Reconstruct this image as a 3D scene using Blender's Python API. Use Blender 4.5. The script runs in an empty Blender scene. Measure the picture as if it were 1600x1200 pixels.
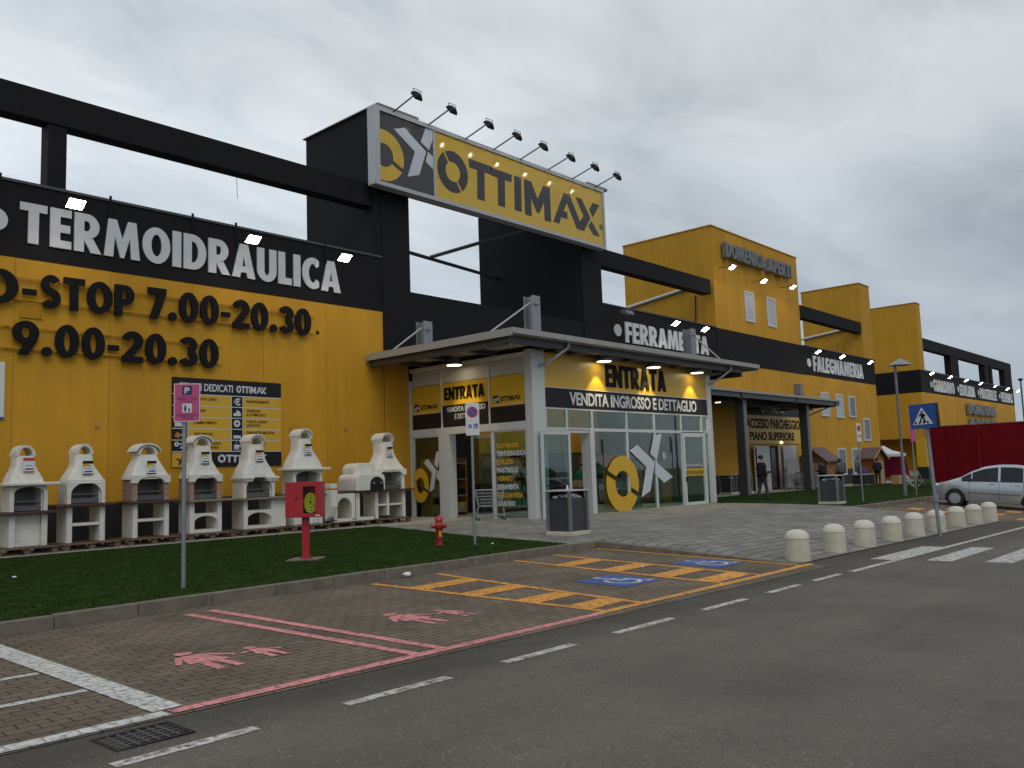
import bpy, bmesh, math, random
from mathutils import Vector, Matrix
import numpy as np
random.seed(7)
R = math.radians
sc = bpy.context.scene
C = sc.collection

# ------------------------------------------------------------------ camera
CAM_H = 1.5
yaw, pitch, roll, FPX = R(41.91069417), R(5.9144081), R(-1.97462288), 1335.819447
cf = Vector((math.cos(pitch)*math.cos(yaw), math.cos(pitch)*math.sin(yaw), math.sin(pitch)))
cr = Vector((math.sin(yaw), -math.cos(yaw), 0.0))
cu = cr.cross(cf)
cc, cs = math.cos(roll), math.sin(roll)
ca_r = cc*cr + cs*cu
ca_u = -cs*cr + cc*cu
cam_d = bpy.data.cameras.new("camera")
cam_d.sensor_fit = 'HORIZONTAL'; cam_d.sensor_width = 36.0
cam_d.lens = 36.0*FPX/1600.0
cam_d.clip_end = 5000; cam_d.clip_start = 0.05
cam = bpy.data.objects.new("camera", cam_d); C.objects.link(cam)
m = Matrix((ca_r, ca_u, -cf)).transposed().to_4x4(); m.translation = (0, 0, CAM_H)
cam.matrix_world = m
sc.camera = cam

# ------------------------------------------------------------------ view
sc.view_settings.view_transform = 'Standard'; sc.view_settings.look = 'None'
sc.view_settings.exposure = 0.0; sc.view_settings.gamma = 1.0

# ------------------------------------------------------------------ world: overcast sky
SUN_EL, SUN_AZ = 48.0, 200.0      # azimuth counted from +Y towards +X
w = bpy.data.worlds.new("World"); sc.world = w; w.use_nodes = True
nt = w.node_tree; nt.nodes.clear()
def N(t, tp, **kw):
    n = t.nodes.new(tp)
    for k, v in kw.items(): setattr(n, k, v)
    return n
def L(t, a, b): t.links.new(a, b)
out = N(nt, 'ShaderNodeOutputWorld'); bg = N(nt, 'ShaderNodeBackground')
sky = N(nt, 'ShaderNodeTexSky', sky_type='NISHITA'); sky.sun_disc = False
sky.sun_elevation = R(SUN_EL); sky.sun_rotation = R(SUN_AZ)
tc = N(nt, 'ShaderNodeTexCoord'); sep = N(nt, 'ShaderNodeSeparateXYZ'); L(nt, tc.outputs['Generated'], sep.inputs[0])
def MATH(t, op, a, b=None, c=None):
    n = N(t, 'ShaderNodeMath', operation=op)
    for i, v in enumerate((a, b, c)):
        if v is None: continue
        if hasattr(v, 'is_output') or isinstance(v, bpy.types.NodeSocket): L(t, v, n.inputs[i])
        else: n.inputs[i].default_value = v
    return n.outputs[0]
zz = MATH(nt, 'ADD', MATH(nt, 'MAXIMUM', sep.outputs[2], 0.0), 0.16)
comb = N(nt, 'ShaderNodeCombineXYZ')
L(nt, MATH(nt, 'DIVIDE', sep.outputs[0], zz), comb.inputs[0]); L(nt, MATH(nt, 'DIVIDE', sep.outputs[1], zz), comb.inputs[1])
n1 = N(nt, 'ShaderNodeTexNoise'); n1.inputs['Scale'].default_value = 0.55; n1.inputs['Detail'].default_value = 6; n1.inputs['Roughness'].default_value = .52; n1.inputs['Distortion'].default_value = .35
n2 = N(nt, 'ShaderNodeTexNoise'); n2.inputs['Scale'].default_value = 1.9; n2.inputs['Detail'].default_value = 9; n2.inputs['Roughness'].default_value = .58; n2.inputs['Distortion'].default_value = .5
mp = N(nt, 'ShaderNodeMapping'); mp.inputs['Rotation'].default_value = (0, 0, R(35)); mp.inputs['Scale'].default_value = (1.0, 1.7, 1); mp.inputs['Location'].default_value = (3.1, 1.3, 0)
L(nt, comb.outputs[0], mp.inputs[0]); L(nt, mp.outputs[0], n1.inputs['Vector']); L(nt, mp.outputs[0], n2.inputs['Vector'])
mixn = MATH(nt, 'ADD', MATH(nt, 'MULTIPLY', n1.outputs['Fac'], .68), MATH(nt, 'MULTIPLY', n2.outputs['Fac'], .32))
cr1 = N(nt, 'ShaderNodeValToRGB'); e = cr1.color_ramp
e.elements[0].position = .40; e.elements[0].color = (.43, .475, .52, 1)
e.elements[1].position = .61; e.elements[1].color = (.82, .865, .90, 1)
x = e.elements.new(.50); x.color = (.62, .665, .70, 1)
L(nt, mixn, cr1.inputs[0])
# paler, bluer band towards the horizon
cr2 = N(nt, 'ShaderNodeValToRGB'); e = cr2.color_ramp
e.elements[0].position = 0.0; e.elements[0].color = (.85, .85, .85, 1)
e.elements[1].position = .42; e.elements[1].color = (0, 0, 0, 1)
L(nt, sep.outputs[2], cr2.inputs[0])
mh = N(nt, 'ShaderNodeMixRGB'); mh.inputs[2].default_value = (.45, .54, .64, 1)
L(nt, cr2.outputs[0], mh.inputs[0]); L(nt, cr1.outputs[0], mh.inputs[1])
ms = N(nt, 'ShaderNodeMixRGB'); ms.inputs[0].default_value = .93
sb = N(nt, 'ShaderNodeMixRGB', blend_type='MULTIPLY'); sb.inputs[0].default_value = 1; sb.inputs[2].default_value = (.1, .1, .1, 1)
L(nt, sky.outputs[0], sb.inputs[1]); L(nt, sb.outputs[0], ms.inputs[1]); L(nt, mh.outputs[0], ms.inputs[2])
# the cloud deck is thinner and brighter on the left of the view than on the right
gd = N(nt, 'ShaderNodeVectorMath', operation='DOT_PRODUCT'); L(nt, tc.outputs['Generated'], gd.inputs[0]); gd.inputs[1].default_value = (-.60, .75, .28)
gm = N(nt, 'ShaderNodeMapRange'); gm.inputs[1].default_value = -.5; gm.inputs[2].default_value = .65; gm.inputs[3].default_value = .78; gm.inputs[4].default_value = 1.19; L(nt, gd.outputs['Value'], gm.inputs[0])
L(nt, ms.outputs[0], bg.inputs[0]); L(nt, gm.outputs[0], bg.inputs[1])
L(nt, bg.outputs[0], out.inputs[0])

sun_d = bpy.data.lights.new("sun", 'SUN'); sun_d.energy = 0.7; sun_d.angle = R(28); sun_d.color = (1, .96, .9)
sun = bpy.data.objects.new("sun", sun_d); C.objects.link(sun)
sdir = Vector((math.sin(R(SUN_AZ))*math.cos(R(SUN_EL)), math.cos(R(SUN_AZ))*math.cos(R(SUN_EL)), math.sin(R(SUN_EL))))
sun.rotation_euler = sdir.to_track_quat('Z', 'Y').to_euler()
sun.location = (0, 0, 40)

# ------------------------------------------------------------------ materials
MATS = {}
def base_mat(name):
    mt = bpy.data.materials.new(name); mt.use_nodes = True
    t = mt.node_tree; b = t.nodes['Principled BSDF']; MATS[name] = mt
    return mt, t, b
def col(c): return (c[0], c[1], c[2], 1)
def plain(name, c, rough=.6, metal=0.0, var=.12, scale=3.0, bump=0.0, bscale=60.0, spec=.5, coat=0.0, streak=0.0):
    """base colour broken up by two noises, optional bump and vertical streaks of dirt"""
    mt, t, b = base_mat(name)
    b.inputs['Roughness'].default_value = rough; b.inputs['Metallic'].default_value = metal
    b.inputs['Specular IOR Level'].default_value = spec; b.inputs['Coat Weight'].default_value = coat
    tc = N(t, 'ShaderNodeTexCoord')
    geo = N(t, 'ShaderNodeNewGeometry')
    n = N(t, 'ShaderNodeTexNoise'); n.inputs['Scale'].default_value = scale; n.inputs['Detail'].default_value = 8; n.inputs['Roughness'].default_value = .6
    L(t, geo.outputs['Position'], n.inputs['Vector'])
    mr = N(t, 'ShaderNodeMapRange'); mr.inputs[1].default_value = .3; mr.inputs[2].default_value = .7
    mr.inputs[3].default_value = 1-var; mr.inputs[4].default_value = 1+var
    L(t, n.outputs['Fac'], mr.inputs[0])
    fac = mr.outputs[0]
    if streak:
        mpn = N(t, 'ShaderNodeMapping'); mpn.inputs['Scale'].default_value = (2.2, 2.2, .12); L(t, geo.outputs['Position'], mpn.inputs[0])
        ns = N(t, 'ShaderNodeTexNoise'); ns.inputs['Scale'].default_value = 1.6; ns.inputs['Detail'].default_value = 6; L(t, mpn.outputs[0], ns.inputs['Vector'])
        mr2 = N(t, 'ShaderNodeMapRange'); mr2.inputs[1].default_value = .35; mr2.inputs[2].default_value = .65
        mr2.inputs[3].default_value = 1-streak; mr2.inputs[4].default_value = 1.0; L(t, ns.outputs['Fac'], mr2.inputs[0])
        fac = MATH(t, 'MULTIPLY', fac, mr2.outputs[0])
    vm = N(t, 'ShaderNodeVectorMath', operation='SCALE'); vm.inputs[0].default_value = c[:3]; L(t, fac, vm.inputs['Scale'])
    L(t, vm.outputs[0], b.inputs['Base Color'])
    if bump:
        nb = N(t, 'ShaderNodeTexNoise'); nb.inputs['Scale'].default_value = bscale; nb.inputs['Detail'].default_value = 5
        L(t, geo.outputs['Position'], nb.inputs['Vector'])
        bp = N(t, 'ShaderNodeBump'); bp.inputs['Strength'].default_value = bump; bp.inputs['Distance'].default_value = .02
        L(t, nb.outputs['Fac'], bp.inputs['Height']); L(t, bp.outputs[0], b.inputs['Normal'])
    return mt
def emit(name, c, s):
    mt, t, b = base_mat(name)
    b.inputs['Base Color'].default_value = col(c); b.inputs['Emission Color'].default_value = col(c); b.inputs['Emission Strength'].default_value = s
    return mt
def panel_mat(name, c, rough, pitch_, var=.08, off=0.0, streak=.1, horiz=0.0):
    """precast wall panels: vertical joints every pitch_ metres along x and y, faint dirt"""
    mt = plain(name, c, rough, var=var, scale=.7, streak=streak, bump=.08, bscale=35, spec=.25)
    t = mt.node_tree; b = t.nodes['Principled BSDF']
    geo = N(t, 'ShaderNodeNewGeometry'); sp = N(t, 'ShaderNodeSeparateXYZ'); L(t, geo.outputs['Position'], sp.inputs[0])
    def joint(sock, p, o, wd):
        f = MATH(t, 'FRACT', MATH(t, 'DIVIDE', MATH(t, 'SUBTRACT', sock, o), p))
        d = MATH(t, 'MINIMUM', f, MATH(t, 'SUBTRACT', 1.0, f))
        return MATH(t, 'LESS_THAN', d, wd/p)
    nrm = N(t, 'ShaderNodeSeparateXYZ'); L(t, geo.outputs['True Normal'], nrm.inputs[0])
    jx = MATH(t, 'MULTIPLY', joint(sp.outputs[0], pitch_, off, .012), MATH(t, 'GREATER_THAN', MATH(t, 'ABSOLUTE', nrm.outputs[1]), .7))
    jy = MATH(t, 'MULTIPLY', joint(sp.outputs[1], 2.05, 24.0, .012), MATH(t, 'GREATER_THAN', MATH(t, 'ABSOLUTE', nrm.outputs[0]), .7))
    j = MATH(t, 'MAXIMUM', jx, jy)
    # each panel a touch lighter or darker than the next
    pid = MATH(t, 'FLOOR', MATH(t, 'DIVIDE', MATH(t, 'SUBTRACT', sp.outputs[0], off), pitch_))
    wn = N(t, 'ShaderNodeTexWhiteNoise', noise_dimensions='1D'); L(t, pid, wn.inputs['W'])
    pv = N(t, 'ShaderNodeMapRange'); pv.inputs[3].default_value = .95; pv.inputs[4].default_value = 1.05; L(t, wn.outputs['Value'], pv.inputs[0])
    f = MATH(t, 'MULTIPLY', pv.outputs[0], MATH(t, 'SUBTRACT', 1.0, MATH(t, 'MULTIPLY', j, .34)))
    src = b.inputs['Base Color'].links[0].from_socket
    vm = N(t, 'ShaderNodeVectorMath', operation='SCALE'); L(t, src, vm.inputs[0]); L(t, f, vm.inputs['Scale']); L(t, vm.outputs[0], b.inputs['Base Color'])
    return mt
def brick_mat(name, c1, c2, mortar, bw, rh, ms_, rough, distort=0.0, rot=0.0, bump=.5, var=.25, offset=.5, upright=False):
    mt, t, b = base_mat(name); b.inputs['Roughness'].default_value = rough
    geo = N(t, 'ShaderNodeNewGeometry')
    mpn = N(t, 'ShaderNodeMapping'); mpn.inputs['Rotation'].default_value = (0, 0, rot); L(t, geo.outputs['Position'], mpn.inputs[0])
    vec = mpn.outputs[0]
    if upright:
        spu = N(t, 'ShaderNodeSeparateXYZ'); L(t, geo.outputs['Position'], spu.inputs[0]); cbu = N(t, 'ShaderNodeCombineXYZ')
        L(t, MATH(t, 'ADD', spu.outputs[0], spu.outputs[1]), cbu.inputs[0]); L(t, spu.outputs[2], cbu.inputs[1]); vec = cbu.outputs[0]
    if distort:
        nd = N(t, 'ShaderNodeTexNoise'); nd.inputs['Scale'].default_value = 6.5; nd.inputs['Detail'].default_value = 2; L(t, geo.outputs['Position'], nd.inputs['Vector'])
        s1 = N(t, 'ShaderNodeVectorMath', operation='SUBTRACT'); L(t, nd.outputs['Color'], s1.inputs[0]); s1.inputs[1].default_value = (.5, .5, .5)
        s2 = N(t, 'ShaderNodeVectorMath', operation='SCALE'); L(t, s1.outputs[0], s2.inputs[0]); s2.inputs['Scale'].default_value = distort
        s3 = N(t, 'ShaderNodeVectorMath', operation='ADD'); L(t, vec, s3.inputs[0]); L(t, s2.outputs[0], s3.inputs[1]); vec = s3.outputs[0]
    br = N(t, 'ShaderNodeTexBrick'); br.offset = offset
    br.inputs['Scale'].default_value = 1; br.inputs['Brick Width'].default_value = bw; br.inputs['Row Height'].default_value = rh
    br.inputs['Mortar Size'].default_value = ms_; br.inputs['Mortar Smooth'].default_value = .4; br.inputs['Bias'].default_value = 0
    br.inputs['Color1'].default_value = col(c1); br.inputs['Color2'].default_value = col(c2); br.inputs['Mortar'].default_value = col(mortar)
    L(t, vec, br.inputs['Vector'])
    n = N(t, 'ShaderNodeTexNoise'); n.inputs['Scale'].default_value = .8; n.inputs['Detail'].default_value = 9; n.inputs['Roughness'].default_value = .65; L(t, geo.outputs['Position'], n.inputs['Vector'])
    mr = N(t, 'ShaderNodeMapRange'); mr.inputs[1].default_value = .3; mr.inputs[2].default_value = .7; mr.inputs[3].default_value = 1-var; mr.inputs[4].default_value = 1+var; L(t, n.outputs['Fac'], mr.inputs[0])
    vm = N(t, 'ShaderNodeVectorMath', operation='SCALE'); L(t, br.outputs['Color'], vm.inputs[0]); L(t, mr.outputs[0], vm.inputs['Scale'])
    L(t, vm.outputs[0], b.inputs['Base Color'])
    n3 = N(t, 'ShaderNodeTexNoise'); n3.inputs['Scale'].default_value = 45; n3.inputs['Detail'].default_value = 4; L(t, geo.outputs['Position'], n3.inputs['Vector'])
    hgt = MATH(t, 'ADD', MATH(t, 'MULTIPLY', br.outputs['Fac'], -1.0), MATH(t, 'MULTIPLY', n3.outputs['Fac'], .5))
    bp = N(t, 'ShaderNodeBump'); bp.inputs['Strength'].default_value = bump; bp.inputs['Distance'].default_value = .012
    L(t, hgt, bp.inputs['Height']); L(t, bp.outputs[0], b.inputs['Normal']); b.inputs['Specular IOR Level'].default_value = .2
    return mt, t, b, br, vec
def paint_mat(name, c, wear, brick=True):
    """road paint laid over pavers: joints and worn spots show the paver colour"""
    mt, t, b = base_mat(name); b.inputs['Roughness'].default_value = .55
    geo = N(t, 'ShaderNodeNewGeometry')
    n = N(t, 'ShaderNodeTexNoise'); n.inputs['Scale'].default_value = 14; n.inputs['Detail'].default_value = 8; n.inputs['Roughness'].default_value = .7; L(t, geo.outputs['Position'], n.inputs['Vector'])
    mr = N(t, 'ShaderNodeMapRange'); mr.inputs[1].default_value = .56-wear*.25; mr.inputs[2].default_value = .72-wear*.2; L(t, n.outputs['Fac'], mr.inputs[0])
    fac = mr.outputs[0]
    if brick:
        nd = N(t, 'ShaderNodeTexNoise'); nd.inputs['Scale'].default_value = 6.5; nd.inputs['Detail'].default_value = 2; L(t, geo.outputs['Position'], nd.inputs['Vector'])
        s1 = N(t, 'ShaderNodeVectorMath', operation='SUBTRACT'); L(t, nd.outputs['Color'], s1.inputs[0]); s1.inputs[1].default_value = (.5, .5, .5)
        s2 = N(t, 'ShaderNodeVectorMath', operation='SCALE'); L(t, s1.outputs[0], s2.inputs[0]); s2.inputs['Scale'].default_value = .05
        s3 = N(t, 'ShaderNodeVectorMath', operation='ADD'); L(t, geo.outputs['Position'], s3.inputs[0]); L(t, s2.outputs[0], s3.inputs[1])
        br = N(t, 'ShaderNodeTexBrick'); br.inputs['Scale'].default_value = 1; br.inputs['Brick Width'].default_value = .22; br.inputs['Row Height'].default_value = .13; br.inputs['Mortar Size'].default_value = .007; br.inputs['Mortar Smooth'].default_value = .5
        L(t, s3.outputs[0], br.inputs['Vector'])
        fac = MATH(t, 'MAXIMUM', fac, MATH(t, 'MULTIPLY', br.outputs['Fac'], .75))
    mx = N(t, 'ShaderNodeMixRGB'); mx.inputs[1].default_value = col(c); mx.inputs[2].default_value = (.075, .065, .055, 1); L(t, fac, mx.inputs[0])
    n2 = N(t, 'ShaderNodeTexNoise'); n2.inputs['Scale'].default_value = 2.3; n2.inputs['Detail'].default_value = 6; L(t, geo.outputs['Position'], n2.inputs['Vector'])
    m2 = N(t, 'ShaderNodeMapRange'); m2.inputs[1].default_value = .3; m2.inputs[2].default_value = .7; m2.inputs[3].default_value = .82; m2.inputs[4].default_value = 1.06; L(t, n2.outputs['Fac'], m2.inputs[0])
    vm = N(t, 'ShaderNodeVectorMath', operation='SCALE'); L(t, mx.outputs[0], vm.inputs[0]); L(t, m2.outputs[0], vm.inputs['Scale'])
    L(t, vm.outputs[0], b.inputs['Base Color'])
    return mt
def glass_mat(name, tint, refl=1.0):
    mt = bpy.data.materials.new(name); mt.use_nodes = True; t = mt.node_tree; t.nodes.clear(); MATS[name] = mt
    o = N(t, 'ShaderNodeOutputMaterial'); tr = N(t, 'ShaderNodeBsdfTransparent'); tr.inputs[0].default_value = col(tint)
    gl = N(t, 'ShaderNodeBsdfGlossy'); gl.inputs['Roughness'].default_value = .015; gl.inputs[0].default_value = (.9, .95, .95, 1)
    fr = N(t, 'ShaderNodeFresnel'); fr.inputs[0].default_value = 1.52; gb_ = N(t, 'ShaderNodeNewGeometry')
    mx = N(t, 'ShaderNodeMixShader'); L(t, MATH(t, 'MULTIPLY', MATH(t, 'MINIMUM', MATH(t, 'MULTIPLY', fr.outputs[0], 2.0*refl), 1.0), MATH(t, 'SUBTRACT', 1.0, gb_.outputs['Backfacing'])), mx.inputs[0]); L(t, tr.outputs[0], mx.inputs[1]); L(t, gl.outputs[0], mx.inputs[2]); L(t, mx.outputs[0], o.inputs[0])
    return mt

yellow_wall = panel_mat('yellow_panel', (.545, .282, .020), .68, 2.42, off=.36)
black_wall = panel_mat('black_panel', (.0065, .006, .0075), .75, 2.42, off=.36, var=.2, streak=.15)
plinth_m = plain('black_plinth', (.010, .008, .010), .7, var=.3)
yellow_sign = plain('yellow_sign_face', (.58, .37, .022), .12, var=.04, coat=.4)
yellow_film = plain('yellow_film', (.58, .345, .02), .35, var=.04)
black_film = plain('black_film', (.016, .013, .016), .45, var=.1, spec=.22)
char_sign = plain('charcoal_sign_face', (.028, .028, .033), .18, var=.05, coat=.4)
char_letter = plain('charcoal_letter', (.030, .030, .036), .3, var=.05)
black_letter = plain('black_letter', (.008, .008, .010), .7, var=.15, spec=.15)
white_letter = plain('white_letter', (.55, .58, .61), .45, var=.05)
grey_letter = plain('grey_letter', (.16, .165, .17), .5, var=.08)
light_grey = plain('light_grey_film', (.52, .55, .61), .35, var=.03)
white_frame = plain('white_frame', (.52, .54, .54), .4, var=.05)
alu = plain('aluminium', (.42, .43, .44), .45, metal=.3, var=.06)
canopy_m = plain('canopy_metal', (.33, .32, .30), .5, metal=.2, var=.07)
soffit_m = plain('soffit', (.46, .44, .40), .6, var=.1)
galv = plain('galvanised_steel', (.27, .29, .31), .45, metal=.55, var=.12, scale=9)
dark_steel = plain('dark_steel', (.07, .072, .075), .45, metal=.3, var=.1)
steel_grey = plain('steel_grey', (.17, .175, .185), .5, metal=.2, var=.1)
lamp_body = plain('lamp_body', (.012, .012, .013), .6, var=.1, spec=.25)
lamp_face = emit('lamp_face', (1.0, .80, .62), 60)
lamp_face2 = emit('lamp_face_white', (1.0, .95, .85), 14)
lamp_warm = emit('lamp_warm', (1.0, .86, .55), 9)
concrete_white = plain('white_concrete', (.68, .66, .60), .85, var=.08, scale=5, bump=.25, bscale=90, streak=.08)
concrete = plain('kerb_concrete', (.155, .135, .105), .9, var=.3, scale=4, bump=.4, bscale=50)
bollard_m = plain('bollard_concrete', (.50, .45, .36), .85, var=.12, scale=6, bump=.3, bscale=70, streak=.12)
bollard_cap = plain('bollard_cap', (.60, .56, .47), .8, var=.08, scale=6, bump=.3, bscale=70)
worktop_red = plain('redbrown_worktop', (.07, .028, .022), .6, var=.2)
worktop_beige = plain('beige_worktop', (.22, .175, .13), .7, var=.15)
wood_pallet = plain('pallet_wood', (.13, .085, .055), .85, var=.35, scale=7)
wood_orange = plain('hut_wood', (.26, .105, .03), .7, var=.2, scale=5)
wood_light = plain('light_wood', (.38, .26, .15), .7, var=.2)
roof_felt = plain('roof_felt', (.13, .10, .10), .9, var=.2)
red_paint = plain('red_paint', (.40, .012, .018), .5, var=.12, coat=.2)
red_cont = plain('red_container_paint', (.225, .007, .013), .7, spec=.12, var=.2, streak=.15)
yellow_bag = plain('yellow_plastic', (.62, .60, .03), .4, var=.2, scale=14)
bin_grey = plain('bin_panel', (.04, .044, .048), .5, var=.1)
bin_frame = plain('bin_frame', (.2, .205, .2), .4, metal=.4, var=.08)
bin_lid = plain('bin_lid', (.42, .43, .41), .5, var=.06)
bin_base = plain('bin_base_concrete', (.52, .46, .38), .9, var=.12, bump=.3)
shade_black = plain('interior_shade', (.008, .008, .009), .9)  # near-black paint standing in for the shade inside openings
ember_grey = plain('grill_steel', (.12, .125, .13), .5, metal=.5, var=.2)
fire_black = plain('grey_fireback', (.20, .19, .175), .9, var=.2, scale=5)  # mid-grey fireback, darker than the white concrete
clinker = brick_mat('pink_brick', (.34, .20, .14), (.27, .16, .11), (.38, .33, .28), .20, .062, .010, .85, bump=.5, var=.2, upright=True)[0]
card_white = plain('card_white', (.68, .68, .72), .6, var=.03)
card_red = plain('card_red', (.5, .05, .03), .6, var=.05)
sign_blue = plain('sign_blue', (.012, .075, .30), .35, var=.05, coat=.3)
sign_red = plain('sign_red', (.5, .03, .04), .35, var=.05)
sign_white = plain('sign_white', (.62, .63, .63), .4, var=.03)
sign_pink = plain('sign_pink', (.47, .07, .19), .4, var=.05)
navy = plain('navy', (.02, .025, .08), .5, var=.1)
rubber = plain('rubber', (.018, .018, .018), .85, var=.2)
car_paint = plain('silver_car_paint', (.42, .45, .48), .28, metal=.55, var=.02, coat=.8)
car_glass = plain('car_glass', (.010, .012, .014), .08, var=.05, spec=.35)
car_trim = plain('car_trim', (.03, .03, .032), .5, var=.1)
headlamp = plain('headlamp_lens', (.5, .53, .55), .1, metal=.3, var=.05, coat=.8)
chrome = plain('wheel_alloy', (.40, .41, .43), .35, metal=.7, var=.05)
tail_red = plain('tail_lamp', (.4, .01, .01), .15, var=.05, coat=.6)
skin_m = plain('skin', (.42, .25, .18), .6, var=.06)
hair_m = plain('dark_hair', (.02, .015, .012), .7, var=.2)
cloth_black = plain('black_cloth', (.014, .015, .019), .9, var=.25, scale=12)
cloth_grey = plain('grey_cloth', (.05, .048, .046), .9, var=.2, scale=12)
cloth_green = plain('green_cloth', (.01, .17, .11), .85, var=.15, scale=12)
cloth_olive = plain('grey_green_cloth', (.09, .10, .09), .9, var=.2, scale=12)
cloth_navy = plain('navy_cloth', (.022, .02, .05), .9, var=.2, scale=12)
tent_white = plain('tent_white', (.62, .65, .72), .7, var=.04)
tent_pink = plain('tent_pink', (.42, .02, .09), .7, var=.08)
tan_cloth = plain('tan_canvas', (.23, .19, .14), .85, var=.2)
purple_cloth = plain('purple_cloth', (.055, .04, .11), .8, var=.15)
white_plastic = plain('white_plastic', (.55, .57, .6), .5, var=.05)
green_box = plain('green_box', (.04, .24, .17), .5, var=.2, scale=5)
cardboard = plain('cardboard', (.42, .27, .12), .8, var=.15)
rack_orange = plain('orange_racking', (.45, .17, .02), .5, var=.1)
inner_yellow = plain('inner_yellow_wall', (.66, .36, .04), .7, var=.1)
added_strip_light = emit('added_strip_light', (1.0, .95, .85), 4)  # glow for unseen strip lamps added to brighten the pavilion interior
inner_grey = plain('inner_grey_wall', (.10, .115, .105), .7, var=.25, scale=2)
inner_white = plain('inner_ceiling', (.7, .69, .66), .8, var=.05)
grey_floor = plain('shop_floor', (.45, .43, .40), .4, var=.08)
paper_white = plain('paper', (.7, .7, .7), .8, var=.05)
glass_hose = glass_mat('hose_window', (.9, .92, .9), .5)
glass = glass_mat('clear_glass', (.68, .84, .77), 1.15)
glass_door = glass_mat('greenish_glass', (.60, .76, .73), 1.2)
win_glass = plain('dark_window_glass', (.05, .06, .065), .05, var=.1, coat=.3)
win_pale = plain('pale_window_blind', (.36, .40, .44), .3, var=.08, coat=.3)

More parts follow.
